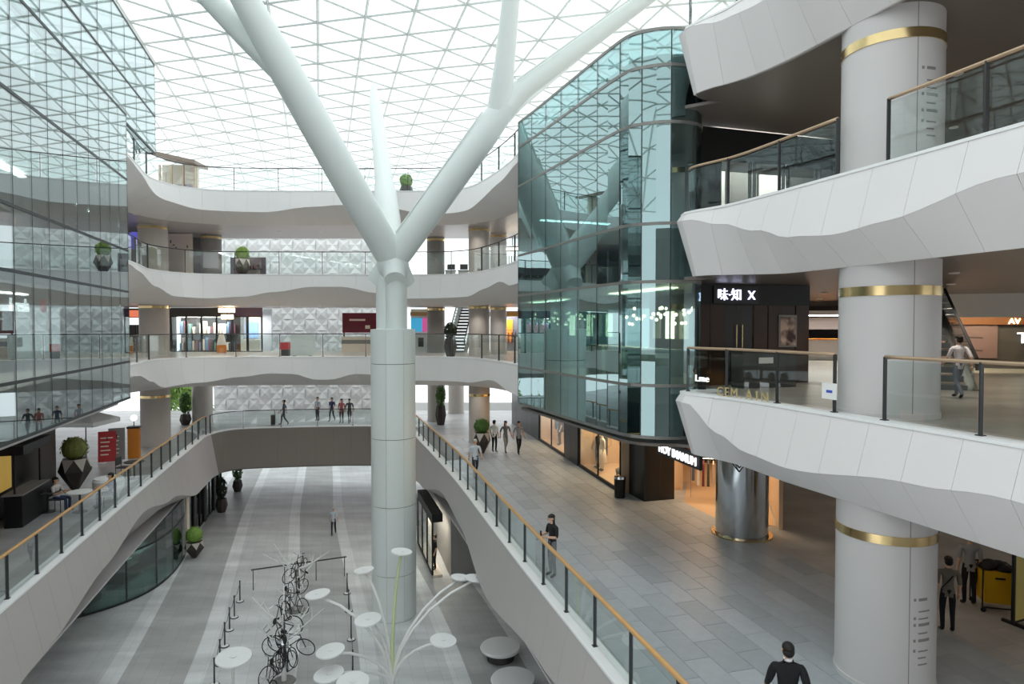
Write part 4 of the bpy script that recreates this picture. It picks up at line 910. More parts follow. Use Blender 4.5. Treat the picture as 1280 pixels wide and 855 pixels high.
# ------------------------------------------------------------------ people
SKIN = mat('skin', S(214, 170, 142), 0.6, var=0.05)
HAIRB = mat('hair_black', S(28, 24, 22), 0.6)
HAIRG = mat('hair_grey', S(206, 204, 200), 0.6)
def cloth(name, c): return mat('wear_' + name, S(*c), 0.85, var=0.08, scale=12)
def person(label, loc, yaw, h=1.7, top=(230, 230, 230), legs=(40, 42, 50), hair=None, pose='stand', cat='person', coat=False, name='person', skin=None, skirt=None, faceless=False):
    """figure facing local -Y; loc is the point between the feet"""
    k = h / 1.75; skin = skin or SKIN
    P = {'hip': (0, 0, .95), 'waist': (0, 0, 1.08), 'chest': (0, .01, 1.3), 'neck': (0, .01, 1.46), 'nek2': (0, -.005, 1.53), 'head': (0, -.01, 1.63), 'top': (0, .0, 1.71)}
    def leg(s, kn, an, toe): P.update({'h' + s: ((-.09 if s == 'l' else .09), 0, .9), 'k' + s: kn, 'a' + s: an, 't' + s: toe})
    def arm(s, el, wr): P.update({'s' + s: ((-.19 if s == 'l' else .19), .01, 1.41), 'e' + s: el, 'w' + s: wr})
    leg('l', (-.1, -.02, .5), (-.1, .02, .08), (-.12, -.14, .03)); leg('r', (.1, -.02, .5), (.1, .02, .08), (.12, -.14, .03))
    arm('l', (-.225, .04, 1.13), (-.225, -.05, .88)); arm('r', (.225, .04, 1.13), (.225, -.05, .88))
    if pose == 'walk':
        leg('l', (-.09, -.16, .52), (-.09, -.2, .09), (-.1, -.38, .05)); leg('r', (.09, .03, .5), (.09, .3, .14), (.1, .2, .03))
        arm('l', (-.25, .14, 1.15), (-.25, .16, .9)); arm('r', (.25, -.06, 1.14), (.25, -.26, .96))
    if pose == 'phone':
        arm('l', (-.26, -.02, 1.14), (-.1, -.3, 1.18)); arm('r', (.26, -.02, 1.14), (.08, -.3, 1.16))
        P['head'] = (0, -.05, 1.62); P['top'] = (0, -.03, 1.7)
    if pose == 'push':
        arm('l', (-.25, -.14, 1.16), (-.22, -.42, 1.06)); arm('r', (.25, -.14, 1.16), (.22, -.42, 1.06))
    if pose == 'sit':
        dz = -.47
        for q in ('hip', 'waist', 'chest', 'neck', 'nek2', 'head', 'top'): P[q] = (P[q][0], P[q][1] + .12, P[q][2] + dz)
        for s, sx_ in (('l', -1), ('r', 1)):
            P['h' + s] = (.09 * sx_, .1, .5); P['k' + s] = (.11 * sx_, -.32, .5); P['a' + s] = (.11 * sx_, -.3, .08); P['t' + s] = (.12 * sx_, -.46, .03)
            P['s' + s] = (.19 * sx_, .12, .95); P['e' + s] = (.25 * sx_, .02, .7); P['w' + s] = (.14 * sx_, -.26, .74)
    rad = {'hip': (.155, .11), 'waist': (.135, .1), 'chest': (.165, .115), 'neck': (.07, .07), 'nek2': (.055, .06), 'head': (.078, .098), 'top': (.06, .075), 'hl': .095, 'hr': .095, 'kl': .062, 'kr': .062, 'al': .045, 'ar': .045, 'tl': .035, 'tr': .035, 'sl': .068, 'sr': .068, 'el': .046, 'er': .046, 'wl': .032, 'wr': .032}
    if coat: rad.update(hip=(.18, .14), waist=(.165, .125), chest=(.19, .14), sl=.08, sr=.08, el=.06, er=.06, wl=.045, wr=.045)
    bones = [('hip', 'waist', 0), ('waist', 'chest', 0), ('chest', 'neck', 0), ('neck', 'nek2', 2), ('nek2', 'head', 2), ('head', 'top', 2)]
    for s in 'lr': bones += [('hip', 'h' + s, 1), ('h' + s, 'k' + s, 1), ('k' + s, 'a' + s, 1), ('a' + s, 't' + s, 3), ('chest', 's' + s, 0), ('s' + s, 'e' + s, 0), ('e' + s, 'w' + s, 0 if coat else 2)]
    names = list(P); me = bpy.data.meshes.new('person'); me.from_pydata([P[n] for n in names], [(names.index(a), names.index(b)) for a, b, c in bones], [])
    ob = bpy.data.objects.new('person', me); COL.objects.link(ob)
    md = ob.modifiers.new('skin', 'SKIN'); md.use_smooth_shade = True; md.branch_smoothing = 0.6
    for i, n in enumerate(names):
        sv = me.skin_vertices[0].data[i]; r = rad[n]; sv.radius = r if isinstance(r, tuple) else (r, r); sv.use_root = (n == 'hip')
    ob.modifiers.new('sub', 'SUBSURF').levels = 1
    dg = bpy.context.evaluated_depsgraph_get(); body = bpy.data.meshes.new_from_object(ob.evaluated_get(dg)); bpy.data.objects.remove(ob); bpy.data.meshes.remove(me)
    body.name = name
    for m in (cloth('%d_%d_%d' % top, top), cloth('%d_%d_%d' % legs, legs), skin, M_rubber): body.materials.append(m)
    vec = {n: Vector(p) for n, p in P.items()}
    mi = []
    for f in body.polygons:
        c = Vector(f.center); best = (9, 0)
        for a, b, g_ in bones:
            A, Bv = vec[a], vec[b]; d = Bv - A; t = max(0, min(1, (c - A).dot(d) / d.length_squared)); ra, rb = (q[0] if isinstance(q, tuple) else q for q in (rad[a], rad[b])); dist = (c - A - d * t).length - (ra + (rb - ra) * t) * .9
            if dist < best[0]: best = (dist, g_)
        mi.append(best[1])
    body.polygons.foreach_set('material_index', mi)
    # hands, nose, ears joined onto the body
    bm = bmesh.new(); bm.from_mesh(body)
    ex = MB(); ex.m = 2; hd = vec['head']
    if not faceless:
        ex.ball((hd.x, hd.y - .098, hd.z - .01), .016, .022, .03, 6, 5)
        for s in (-1, 1): ex.ball((hd.x + s * .082, hd.y + .01, hd.z), .012, .025, .034, 6, 5)
    for s in 'lr':
        w, e_ = vec['w' + s], vec['e' + s]; d = (w - e_).normalized(); sd = d.cross(Vector((0, 1, 0))).normalized() if abs(d.y) < .9 else Vector((1, 0, 0))
        pn = w + d * .05; ex.tube([w, w + d * .03, w + d * .085], [.026, .036, .034], 6)
        ax = sd if s == 'l' else -sd; fw = d.cross(sd)
        for i in range(4):
            b0 = w + d * .08 + fw * (.024 - .016 * i); ln_ = (.06, .072, .066, .05)[i]
            ex.tube([b0, b0 + d * ln_ * .55, b0 + d * ln_ + sd * .012], [.0095, .009, .007], 5)
        ex.tube([w + d * .03 + fw * .028, w + d * .06 + fw * .052, w + d * .09 + fw * .058], [.011, .010, .008], 5)
    em_ = ex.mesh('extra', [M_white] * 3); off_ = len(bm.faces); bm.from_mesh(em_); bpy.data.meshes.remove(em_)
    for f in bm.faces: f.smooth = True
    bm.to_mesh(body); bm.free()
    root = link(name, body, None, loc, yaw); root.scale = (k, k, k); tag(root, label, cat)
    if hair is not None:
        hb = MB(); t = vec['top']; c = (hd.x, hd.y + .022, hd.z + .04); hb.ball(c, .09, .112, .085, 12, 8, zmin=-.05)
        hb.ball((hd.x, hd.y + .05, hd.z - .01), .088, .075, .085, 10, 7)
        if hair == 'long': hb.ball((hd.x, hd.y + .065, hd.z - .14), .085, .055, .19, 10, 8)
        o = hb.build('hair', HAIRG if hair == 'grey' else HAIRB, root, smooth=True)
    if not faceless:
        f = MB()
        for s in (-1, 1): f.ball((hd.x + s * .032, hd.y - .092, hd.z + .012), .011, .008, .007, 6, 4)
        f.build('eyes', HAIRB, root); MB().ball((hd.x, hd.y - .088, hd.z - .055), .024, .008, .006, 6, 4).build('mouth', mat('lips', S(170, 96, 90)), root)
    if skirt:
        o = MB().lathe([(.15, .98), (.19, .75), (.25, .35)], n=16).build('skirt', cloth('sk%d' % skirt[0], skirt), root, smooth=True)
    return root
def face_to(p, q): return math.atan2(q[1] - p[1], q[0] - p[0]) + PI / 2
def foot(px, py, z): p = pix(px, py, z=z); return (p.x, p.y, z + 0.0)
# on the plaza
person('grey-haired person in pale shirt and dark trousers walking across the sunken plaza', foot(417, 668, B), 0.2, 1.62, (196, 204, 212), (44, 46, 56), 'grey', 'walk')
# walkway
Zs = 0.022
w_ = foot(681, 722, G); wm = person('woman in black top and grey trousers leaning over the orange handrail with a phone', (w_[0] + .2, w_[1] + .05, Zs), -1.05, 1.66, (36, 34, 38), (120, 122, 130), 'long', 'phone')
MB().box((-.035, -.385, 1.19), (.035, -.37, 1.33)).build('phone', M_black, wm)
m_ = foot(989, 940, G); m0 = person('man in a black suit walking at the bottom edge of the walkway', (4.2, 9.62, Zs), PI - 0.2, 1.78, (26, 27, 30), (24, 24, 28), 'short', 'walk', coat=True)
MB().lathe([(.062, 1.475), (.066, 1.5), (.062, 1.52)], n=14).build('shirt_collar', M_white, m0, smooth=True)
p = foot(594, 598, G); person('person in pale blue shirt and dark trousers behind the far part of the orange handrail', (p[0], p[1], Zs), 0.3, 1.7, (206, 214, 222), (50, 54, 64), 'grey', 'walk')
p = foot(618, 566, G); person('person in white shirt and black trousers standing beside the stone column', (p[0], p[1], Zs), 2.6, 1.7, (232, 230, 222), (30, 30, 34), 'short', 'stand')
p = foot(632, 566, G); person('person in grey top with white shoes in the walking pair by the column', (p[0], p[1], Zs), 0.4, 1.66, (120, 116, 116), (150, 148, 146), 'long', 'walk')
p = foot(640, 568, G); person('person in dark trousers and pale grey jacket nearest the black shop wall', (p[0] + .35, p[1], Zs), 0.3, 1.7, (150, 148, 150), (34, 34, 38), 'short', 'walk')
# right, under the second storey
p = foot(1184, 790, G); mm = person('man in grey shirt with a cross-body strap beside the big column', (p[0], p[1], 0), PI - .3, 1.66, (120, 112, 104), (26, 27, 34), 'short', 'stand')
MB().tube([(-.17, .0, 1.42), (0, .13, 1.25), (.15, .1, 1.05)], .018, 5).build('bag_strap', M_black, mm)
p = foot(1211, 756, G); person('man in light grey shirt standing beside the yellow trolley', (p[0], p[1], 0), PI - .25, 1.74, (150, 150, 152), (26, 26, 30), 'short', 'stand')
p = foot(1199, 482, L2); person('person in white shirt walking on the second storey right of the big column', (10.2, 14.6, L2), PI, 1.45, (236, 232, 236), (120, 124, 140), 'short', 'walk')
# far bridge
p = foot(349, 534, G); person('person in grey pulling a dark suitcase on the far cross bridge', (p[0], p[1] + .9, 0), -1.3, 1.7, (96, 98, 104), (80, 82, 90), 'short', 'walk')
sc0 = empty('suitcase', (p[0] - .75, p[1] + .95, 0), -1.3, 'dark suitcase trailing behind the person on the far bridge', 'suitcase')
MB().box((-.22, -.13, .06), (.22, .13, .68)).build('shell', M_dgrey, sc0); MB().tube([(-.12, .1, .68), (-.12, .1, 1.0), (.12, .1, 1.0), (.12, .1, .68)], .012, 5).build('pull_handle', M_chrome, sc0)
for sx_, sy_ in ((-1, -1), (-1, 1), (1, -1), (1, 1)): MB().ball((sx_ * .17, sy_ * .09, .03), .03, n=8, m=5).build('wheel', M_rubber, sc0)
for px, py, lab, tp, lg, pose, hr in ((397, 526, 'person in pale top among the group on the far bridge', (200, 200, 206), (60, 64, 76), 'stand', 'short'), (415, 527, 'tall person in dark blue jacket carrying a big bag in the far bridge group', (70, 74, 100), (60, 80, 86), 'walk', 'short'), (427, 529, 'person in pink-red top in the far bridge group', (206, 120, 116), (90, 70, 74), 'stand', 'long'), (437, 529, 'person in dark grey clothes at the tree column end of the far group', (90, 90, 96), (60, 60, 66), 'walk', 'short')):
    p = foot(px, py, G); person(lab, (p[0], p[1], 0), R.uniform(-.6, .6), 1.68, tp, lg, hr, pose)
# cafe walkway, seated
tabs = []
def round_table(x, y, z, r, h, label, m=M_white):
    root = empty('cafe_table', (x, y, z), 0, label, 'table')
    MB().lathe([(0, h - .03), (r, h - .03), (r, h), (0, h)], n=20).build('table_top', m, root); MB().lathe([(.04, .03), (.03, h - .03)], n=10).build('stem', M_post, root); MB().lathe([(0, 0), (r * .6, 0), (r * .55, .03), (0, .03)], n=16).build('foot', M_post, root); return root
def stool(x, y, z, rz_, label):
    root = empty('cafe_chair', (x, y, z), rz_, label, 'chair')
    MB().box((-.22, -.22, .43), (.22, .22, .47)).build('seat', M_dgrey, root); MB().box((-.22, .19, .55), (.22, .22, .88)).build('backrest', M_dgrey, root)
    for a in (-1, 1):
        MB().tube([(a * .2, -.2, 0), (a * .19, -.19, .43)], .014, 6).build('leg', M_post, root); MB().tube([(a * .2, .22, 0), (a * .2, .205, .88)], .014, 6).build('leg', M_post, root)
    return root
t0 = foot(100, 640, G); round_table(t0[0], t0[1], 0, .4, .74, 'round white cafe table between the two seated people')
stool(t0[0] - .85, t0[1] + .1, 0, PI / 2 + .1, 'dark cafe chair under the seated person in the pale shirt'); person('seated person in pale shirt at the cafe table', (t0[0] - .8, t0[1] + .1, 0), PI / 2, 1.68, (214, 206, 204), (70, 80, 110), 'short', 'sit')
stool(t0[0] + .55, t0[1] + .75, 0, -PI / 4, 'dark cafe chair under the seated person in blue'); person('seated person in blue at the cafe table', (t0[0] + .52, t0[1] + .72, 0), -PI / 4, 1.68, (80, 96, 150), (60, 62, 70), 'short', 'sit')
for i, (px, py) in enumerate(((60, 640), (168, 598))):
    q = foot(px, py, G); round_table(q[0], q[1], 0, .4, .74, ('round dark cafe table nearest the black shop wall', 'round dark cafe table under the stone column')[i], M_dgrey)
    stool(q[0] - .6, q[1] + .2, 0, PI / 2, ('empty cafe chair nearest the black shop wall', 'empty cafe chair under the stone column')[i])
wt = empty('round_bench', foot(136, 622, G), 0, 'white drum-shaped bench on the cafe walkway', 'bench')
MB().lathe([(0, 0), (.34, 0), (.36, .1), (.52, .42), (.54, .68), (.5, .74), (0, .74)], n=24).build('drum', M_white, wt, smooth=False); MB().lathe([(0, .74), (.5, .74), (.48, .78), (0, .78)], n=24).build('seat_pad', M_coping, wt)

# ------------------------------------------------------------------ planters
def leaves(b, c, r, n, size, flat=1.0):
    for i in range(n):
        d = Vector((R.gauss(0, 1), R.gauss(0, 1), R.gauss(0, 1) * flat)).normalized(); p = Vector(c) + Vector((d.x * r[0], d.y * r[1], d.z * r[2])) * R.uniform(.75, 1.04)
        a = d.orthogonal().normalized(); a.rotate(Matrix.Rotation(R.uniform(0, 6.28), 3, d)); bb = (d.cross(a) + d * R.uniform(-.5, .5)).normalized(); s = size * R.uniform(.7, 1.3)
        b.add([p - a * s * .5, p + bb * s * .28, p + a * s * .5, p - bb * s * .28], [(0, 1, 2, 3)])
def topiary(loc, label, H=1.15, r=.5, ball=.45, m=M_leaf, ped=.06, group=None):
    root = empty('topiary_planter', loc, R.uniform(0, 1), label, 'planter', group)
    n = 6; b = MB(); vs = [(0.12 * math.cos(2 * PI * k / n), .12 * math.sin(2 * PI * k / n), 0) for k in range(n)] + [(r * math.cos(2 * PI * (k + .5) / n), r * math.sin(2 * PI * (k + .5) / n), H * .62) for k in range(n)] + [(r * .82 * math.cos(2 * PI * k / n), r * .82 * math.sin(2 * PI * k / n), H) for k in range(n)]
    fs = [tuple(range(n - 1, -1, -1)), tuple(range(2 * n, 3 * n))]; pale = []
    for k in range(n):
        fs += [(k, (k + 1) % n, n + k), ((k + 1) % n, n + (k + 1) % n, n + k), (n + k, n + (k + 1) % n, 2 * n + (k + 1) % n), (n + k, 2 * n + (k + 1) % n, 2 * n + k)]
    b.add(vs, fs); b.mi = [1 if (i > 1 and (i - 2) % 4 == 3) else 0 for i in range(len(fs))]
    o = b.build('pot', [M_planter, M_planterf], root); 
    lv = MB(); lv.ball((0, 0, H + ball * .8), ball * .9, n=14, m=10); leaves(lv, (0, 0, H + ball * .8), (ball, ball, ball), 420, .12)
    lv.build('leaf_ball', m, root); return root
def tall_plant(loc, label, pot_h=.9, h=1.3, m=M_leaf, group=None):
    root = empty('potted_plant', loc, R.uniform(0, 2), label, 'plant', group)
    MB().lathe([(0, 0), (.24, 0), (.38, pot_h * .5), (.3, pot_h), (.24, pot_h - .06), (0, pot_h - .06)], n=8).build('pot', M_planter, root)
    lv = MB(); leaves(lv, (0, 0, pot_h + h * .45), (.36, .36, h * .5), 380, .2, 1.0); lv.build('foliage', m, root)
    MB().tube([(0, 0, pot_h - .1), (.03, 0, pot_h + h * .6)], [.03, .012], 6).build('stem', M_darkwood, root); return root
topiary(foot(94, 613, G), 'dark faceted planter with a round olive bush on the cafe walkway', 1.3, .58, .5, mat('leaf_olive', S(128, 130, 66), .6, var=.3, scale=9))
topiary(foot(602, 567, G), 'dark faceted planter with green plant at the foot of the stone column', 1.1, .5, .42)
tall_plant(foot(551, 531, G), 'tall plant in a dark pot beside the street-level column', 1.3, 1.5)
p = pix(303, 345, Y=35.4); topiary((p.x, p.y, L3), 'pale faceted planter with bright green bush on the third storey', 1.0, .45, .4, M_leafb)
p = pix(563, 446, Y=35.2); tall_plant((p.x, p.y, L2), 'dark urn with a black-green round plant on the second storey', 1.0, .9, mat('leaf_dark', S(40, 52, 34), .6, var=.3))
topiary(foot(243, 697, B), 'dark round planter with bright green bush at the basement shop corner', .85, .5, .45, M_leafb)
tall_plant(foot(297, 614, B), 'bushy plant in a dark pot at the far basement doorway', .8, 1.7, M_leaf)
tall_plant(foot(277, 640, B), 'dark potted shrub beside the basement columns', .9, 1.5, mat('leaf_dark', S(40, 52, 34)))
tall_plant(foot(232, 531, G), 'dark shrub beside the street-level column near the trees', .7, 1.6)
p = pix(508, 243, Y=35.0); tall_plant((p.x, p.y, L4), 'small green plant on the top far gallery behind the tree column', .5, .7, M_leafb)
# trees outside the far left opening
for i, (px, Y, hh) in enumerate(((203, 57, 4.6), (224, 64, 5.4), (245, 57, 4.0))):
    x = (px - 640) / FPX * Y; root = empty('street_tree', (x, Y, B), 0, ('leftmost green tree outside the far opening', 'tallest green tree outside the far opening', 'green tree outside beside the round column')[i], 'tree')
    MB().tube([(0, 0, 0), (.1, 0, 3.5), (0, .1, 6.4 + hh * .2)], [.18, .13, .06], 8).build('trunk', M_darkwood, root)
    lv = MB()
    for k in range(6): leaves(lv, (R.uniform(-1, 1), R.uniform(-1, 1), 3.6 + R.uniform(0, hh)), (1.3, 1.3, 1.3), 230, .42)
    lv.build('crown', M_leafb, root)

# ------------------------------------------------------------------ cafe side signs
def board(px, py, w, h, m, label, tilt=-.15, rz_=.5):
    q = foot(px, py, G); root = empty('sign_board', (q[0], q[1], 0), rz_, label, 'sign')
    o = MB().box((-w / 2, -.02, .03), (w / 2, .02, h)).build('face', m, root); o.rotation_euler.x = tilt; MB().tube([(0, .3, 0), (0, .13, h * .8)], .02, 6).build('prop_leg', M_blackm, root)
    b = MB()
    for k in range(5): b.box((-w * .36, -.026, .35 + k * .2), (w * R.uniform(.05, .36), -.02, .41 + k * .2))
    pr_ = b.build('print', M_cream, root); pr_.rotation_euler.x = tilt
board(134, 578, .75, 1.5, M_red, 'red leaning advertising board on the cafe walkway'); board(146, 576, .7, 1.6, M_grey, 'grey leaning advertising board next to the red one')
q = foot(168, 572, G); oc = empty('orange_kiosk', (q[0], q[1], 0), .3, 'slim orange kiosk pillar with white globe lamp in front of the stone column', 'kiosk'); part(oc, 'body', (-.25, -.2, 0.001), (.25, .2, 1.5), M_orange); part(oc, 'top', (-.28, -.23, 1.5), (.28, .23, 1.58), M_blackm); MB().ball((0, 0, 2.0), .16).build('globe', M_signwhite, oc); MB().tube([(0, 0, 1.58), (0, 0, 1.86)], .02, 6).build('lamp_stem', M_post, oc)
q = Vector((-12.2, 5.0, 0)); qd = (Vector((-18.9, 26.4, 0)) - q).normalized()
for i, (s_, m_, lab) in enumerate(((15.2, mat('poster_pink', S(206, 110, 120), emit=.25), 'pink lit display picture in the black left shop wall'), (17.6, mat('poster_gold', S(220, 180, 90), emit=.25), 'golden lit display picture in the black left shop wall'), (12.6, mat('poster_pale', S(200, 200, 196)), 'tall pale notice on the black left shop wall'))):
    c = q + qd * s_ + Vector((qd.y, -qd.x, 0)) * .03; root = empty('wall_picture', (c.x, c.y, .9), math.atan2(qd.y, qd.x), lab, 'picture')
    part(root, 'frame', (-.55, -.05, 0), (.55, 0, 1.6), M_blackm); part(root, 'picture_face', (-.48, -.06, .08), (.48, -.05, 1.52), m_)
root, ln = unit('cafe_counter', q + qd * 16.6 + Vector((1.1, 0, 0)), q + qd * 18.8 + Vector((1.1, 0, 0)), 'dark cafe counter with black canopy at the end of the left shops', 'counter', G)
part(root, 'front', (0, 0, 0.001), (ln, .5, 1.05), M_blackm); part(root, 'top', (-.05, -.05, 1.05), (ln + .05, .55, 1.1), M_grey)
for x in (.05, ln - .1): part(root, 'canopy_post', (x, .2, 1.1), (x + .05, .25, 2.4), M_blackm)
part(root, 'canopy', (-.1, -.1, 2.4), (ln + .1, .6, 2.7), M_blackm)
ca = empty('white_parasol', foot(108, 585, G), 0, 'white square parasol over the cafe walkway', 'parasol')
MB().tube([(0, 0, 0), (0, 0, 2.7)], .025, 8).build('pole', M_post, ca); MB().add([(-1.0, -1.0, 2.25), (1.0, -1.0, 2.25), (1.0, 1.0, 2.25), (-1.0, 1.0, 2.25), (0, 0, 2.75), (-1.0, -1.0, 2.05), (1.0, -1.0, 2.05), (1.0, 1.0, 2.05), (-1.0, 1.0, 2.05)], [(0, 1, 4), (1, 2, 4), (2, 3, 4), (3, 0, 4), (5, 6, 1, 0), (6, 7, 2, 1), (7, 8, 3, 2), (8, 5, 0, 3)]).build('canopy', M_white, ca); MB().lathe([(0, 0), (.25, 0), (.22, .06), (0, .06)], n=14).build('base', M_dgrey, ca)

# ------------------------------------------------------------------ yellow trolley and stand
q = foot(1242, 760, G); tr = empty('cleaning_trolley', (q[0], q[1], 0), -.25, 'yellow cleaning trolley piled with black bags', 'trolley')
o = MB().add([(-.28, -.25, .2), (.28, -.25, .2), (.28, .25, .2), (-.28, .25, .2), (-.34, -.3, .95), (.34, -.3, .95), (.34, .3, .95), (-.34, .3, .95)], [(3, 2, 1, 0), (0, 1, 5, 4), (1, 2, 6, 5), (2, 3, 7, 6), (3, 0, 4, 7), (4, 5, 6, 7)]).build('bag_body', M_yellow, tr)
part(tr, 'label_slot', (-.1, -.305, .78), (.1, -.285, .82), M_blackm)
fr = MB(); 
for x in (-.36, .36): fr.tube([(x, -.32, .1), (x, -.32, 1.0)], .018, 6).tube([(x, .32, .1), (x, .32, 1.0)], .018, 6).tube([(x, -.32, 1.0), (x, .32, 1.0)], .018, 6)
fr.tube([(-.36, .32, 1.0), (.36, .32, 1.0)], .018, 6).tube([(-.36, -.32, .12), (.36, -.32, .12)], .018, 6).build('frame', M_blackm, tr)
bg_ = MB()
for k in range(6): bg_.ball((R.uniform(-.22, .22), R.uniform(-.18, .18), 1.0 + R.uniform(0, .1)), .16, .15, .1, 9, 6)
bg_.build('black_bags', M_rubber, tr, smooth=True)
for x in (-.33, .33):
    for y in (-.3, .3): MB().ball((x, y, .06), .06, .03, .06, 8, 6).build('wheel', M_rubber, tr)
q = foot(1275, 778, G); st = empty('display_stand', (q[0] + .1, q[1], 0), .4, 'black framed display stand with yellow poster at the right edge', 'sign')
part(st, 'frame', (-.45, -.03, .06), (.45, .03, 1.7), M_blackm); part(st, 'poster', (-.4, -.04, .12), (.4, -.03, 1.64), mat('poster_yellow', S(226, 206, 120))); part(st, 'foot', (-.4, -.25, 0.001), (-.32, .25, .06), M_blackm); part(st, 'foot', (.32, -.25, 0.001), (.4, .25, .06), M_blackm)

# ------------------------------------------------------------------ mannequins
MANQ = mat('mannequin_white', S(232, 226, 216), .5)
for lx, top_, lg_, lab, sk in ((0.95, (40, 40, 44), (44, 44, 48), 'mannequin in a dark outfit in the wide shop window', None), (1.5, (236, 226, 208), (236, 226, 208), 'mannequin in a long cream dress in the wide shop window', (236, 226, 208))):
    c = sw2.matrix_basis @ Vector((lx, .55, .12)); person(lab, tuple(c), sw2.rotation_euler.z, 1.76, top_, lg_, None, 'stand', 'mannequin', name='mannequin', skin=MANQ, skirt=sk, faceless=True)
c = sw1.matrix_basis @ Vector((2.1, .55, .12)); person('mannequin in wine-dark clothes in the narrow shop window', tuple(c), sw1.rotation_euler.z, 1.76, (96, 50, 56), (40, 36, 40), None, 'stand', 'mannequin', name='mannequin', skin=MANQ, faceless=True)

# ------------------------------------------------------------------ sunken plaza: shops
cg = Path([(-20.5, 24.2), (-18.2, 26.4), (-17.0, 28.0), (-16.6, 29.6), (-16.8, 31.6), (-17.5, 34.0), (-18.0, 34.4)], -1)
wb_ = empty('curved_shop_front', (0, 0, 0), 0, 'curved dark teal glass shop front under the cafe walkway', 'shop front')
front(wb_, cg, 0, cg.len, 7, [B + .06, B + 2.2, -2.5], G_dark, mull=.06, trans=.08)
part(wb_, 'end_post', (-17.72, 34.2, B), (-17.5, 34.5, -2.46), M_cream)
for k in range(3): part(wb_, 'display_shelf', (-19.3, 27.0 + 2.2 * k, B + .9), (-18.4, 28.6 + 2.2 * k, B + 1.0), M_white)
for z0 in (0.001, .5): part(wb_, 'display_plinth', (-19.3, 27 + z0 * 6, B + .001), (-18.4, 28.4 + z0 * 6, B + .6), M_grey)
lamp('AREA', 'lamp', (-19.0, 30.5, -2.6), 60, (.9, 1, .95), 2.0, wb_)
root, ln = unit('basement_doorway', (-18.0, 34.6), (-20.6, 45.6), 'dark basement doorways with coloured posters under the cafe walkway', 'shop front', B)
for k in range(4):
    x = 2.6 * k; part(root, 'pier', (x, -.05, 0.001), (x + .5, .2, 3.1), M_dgrey); framed_glass(root, x + .5, x + 2.6, .02, 2.6, .05, G_dark, n=2); part(root, 'fascia', (x + .5, 0, 2.6), (x + 2.6, .15, 3.1), M_black)
    part(root, 'poster', (x + .7, .1, .5), (x + 1.3, .14, 2.0), (M_red, mat('poster_green', S(70, 140, 70)), mat('screen_blue', S(110, 150, 210)), M_cream)[k])
root, ln = unit('basement_shop', (-4.75, 35.6), (-3.35, 30.9), 'basement shop window with cream light and a black mannequin under the right walkway', 'shop front', B)
part(root, 'plinth', (0, -.5, 0.001), (ln, -.04, .12), M_cream); framed_glass(root, 0, ln, .12, 2.7, -.52, n=3, t=.04); part(root, 'head_beam', (0, -.55, 2.7), (ln, -.02, 3.1), M_blackm)
part(root, 'pale_post', (ln * .62, -.5, .12), (ln * .62 + .25, -.3, 2.7), M_cream)
light_panel(root, (.4, -.45), (ln - .4, -.2), 2.64, 60, (1, .92, .7))
c = root.matrix_basis @ Vector((ln * .84, -.28, .12)); person('black-dressed mannequin in the basement shop window', tuple(c), root.rotation_euler.z, 1.76, (24, 24, 26), (24, 24, 26), 'short', 'stand', 'mannequin', name='mannequin', faceless=True)

# ------------------------------------------------------------------ sunken plaza: sculptures and barriers
def flower_lamp(base, discs, label, stems_col=M_white):
    root = empty('disc_flower', base, 0, label, 'sculpture'); b0 = Vector(base)
    MB().lathe([(0, 0), (.5, 0), (.45, .12), (.12, .3), (0, .3)], n=18).build('base', M_white, root)
    for i, (px, py, Y, r) in enumerate(discs):
        c = pix(px, py, Y=Y) - b0; n = 5; pts = []
        for k in range(7):
            t = k / 6; pts.append(Vector((c.x * t ** 2.0, c.y * t ** 2.0, .25 + (c.z - .3) * (1 - (1 - t) ** 1.25))))
        st_ = MB().tube(pts, [.07, .065, .058, .052, .048, .045, .045], 8).build('stem', M_lime if i == 0 and len(discs) > 3 else stems_col, root, smooth=True)
        d = Vector((c.x, c.y, 0)).normalized() if Vector((c.x, c.y, 0)).length > .1 else Vector((0, 0, 0)); nrm = (Vector((0, 0, 1)) + d * .12).normalized(); q_ = nrm.to_track_quat('Z', 'Y')
        dsc = MB().lathe([(0, -.03), (.1, -.06), (r, -.01), (r, .03), (0, .035)], n=28).build('disc', M_coping, st_, loc=c); dsc.rotation_mode = 'QUATERNION'; dsc.rotation_quaternion = q_
        MB().lathe([(0, .036), (r * .2, .04), (r * .2, .05), (0, .055)], n=12).build('disc_cap', M_white, st_, loc=c).rotation_euler = (0, 0, 0)
    return root
fb = foot(490, 872, B)
flower_lamp(fb, [(502, 690, 20.8, .34), (455, 713, 21.0, .33), (397, 743, 20.6, .4), (460, 775, 20.0, .42), (413, 814, 19.6, .44), (411, 843, 19.2, .45), (554, 801, 20.0, .42), (575, 722, 21.8, .32), (594, 723, 21.6, .36)], 'white disc-flower sculpture with many bent stems in front of the tree column')
fb2 = foot(291, 905, B); flower_lamp((fb2[0], fb2[1], B), [(292, 822, 18.6, .5), (312, 800, 0, 0)][:1], 'single white disc flower at the lower left of the plaza')
fb3 = foot(442, 905, B); flower_lamp((fb3[0], fb3[1], B), [(441, 853, 18.7, .48)], 'low white disc flower at the bottom edge of the plaza')
for px, py, lab in ((629, 808, 'round white seat half hidden under the right bulkhead'), (645, 848, 'round white seat at the bottom edge under the right bulkhead')):
    q = pix(px, py, z=B + .45); rt = empty('round_bench', (q.x - .1, q.y, B), 0, lab, 'seat'); MB().lathe([(0, .36), (.72, .36), (.75, .42), (.72, .47), (0, .48)], n=30).build('seat_top', M_coping, rt); MB().lathe([(0, 0), (.5, 0), (.55, .36), (0, .36)], n=24).build('base', M_dgrey, rt)
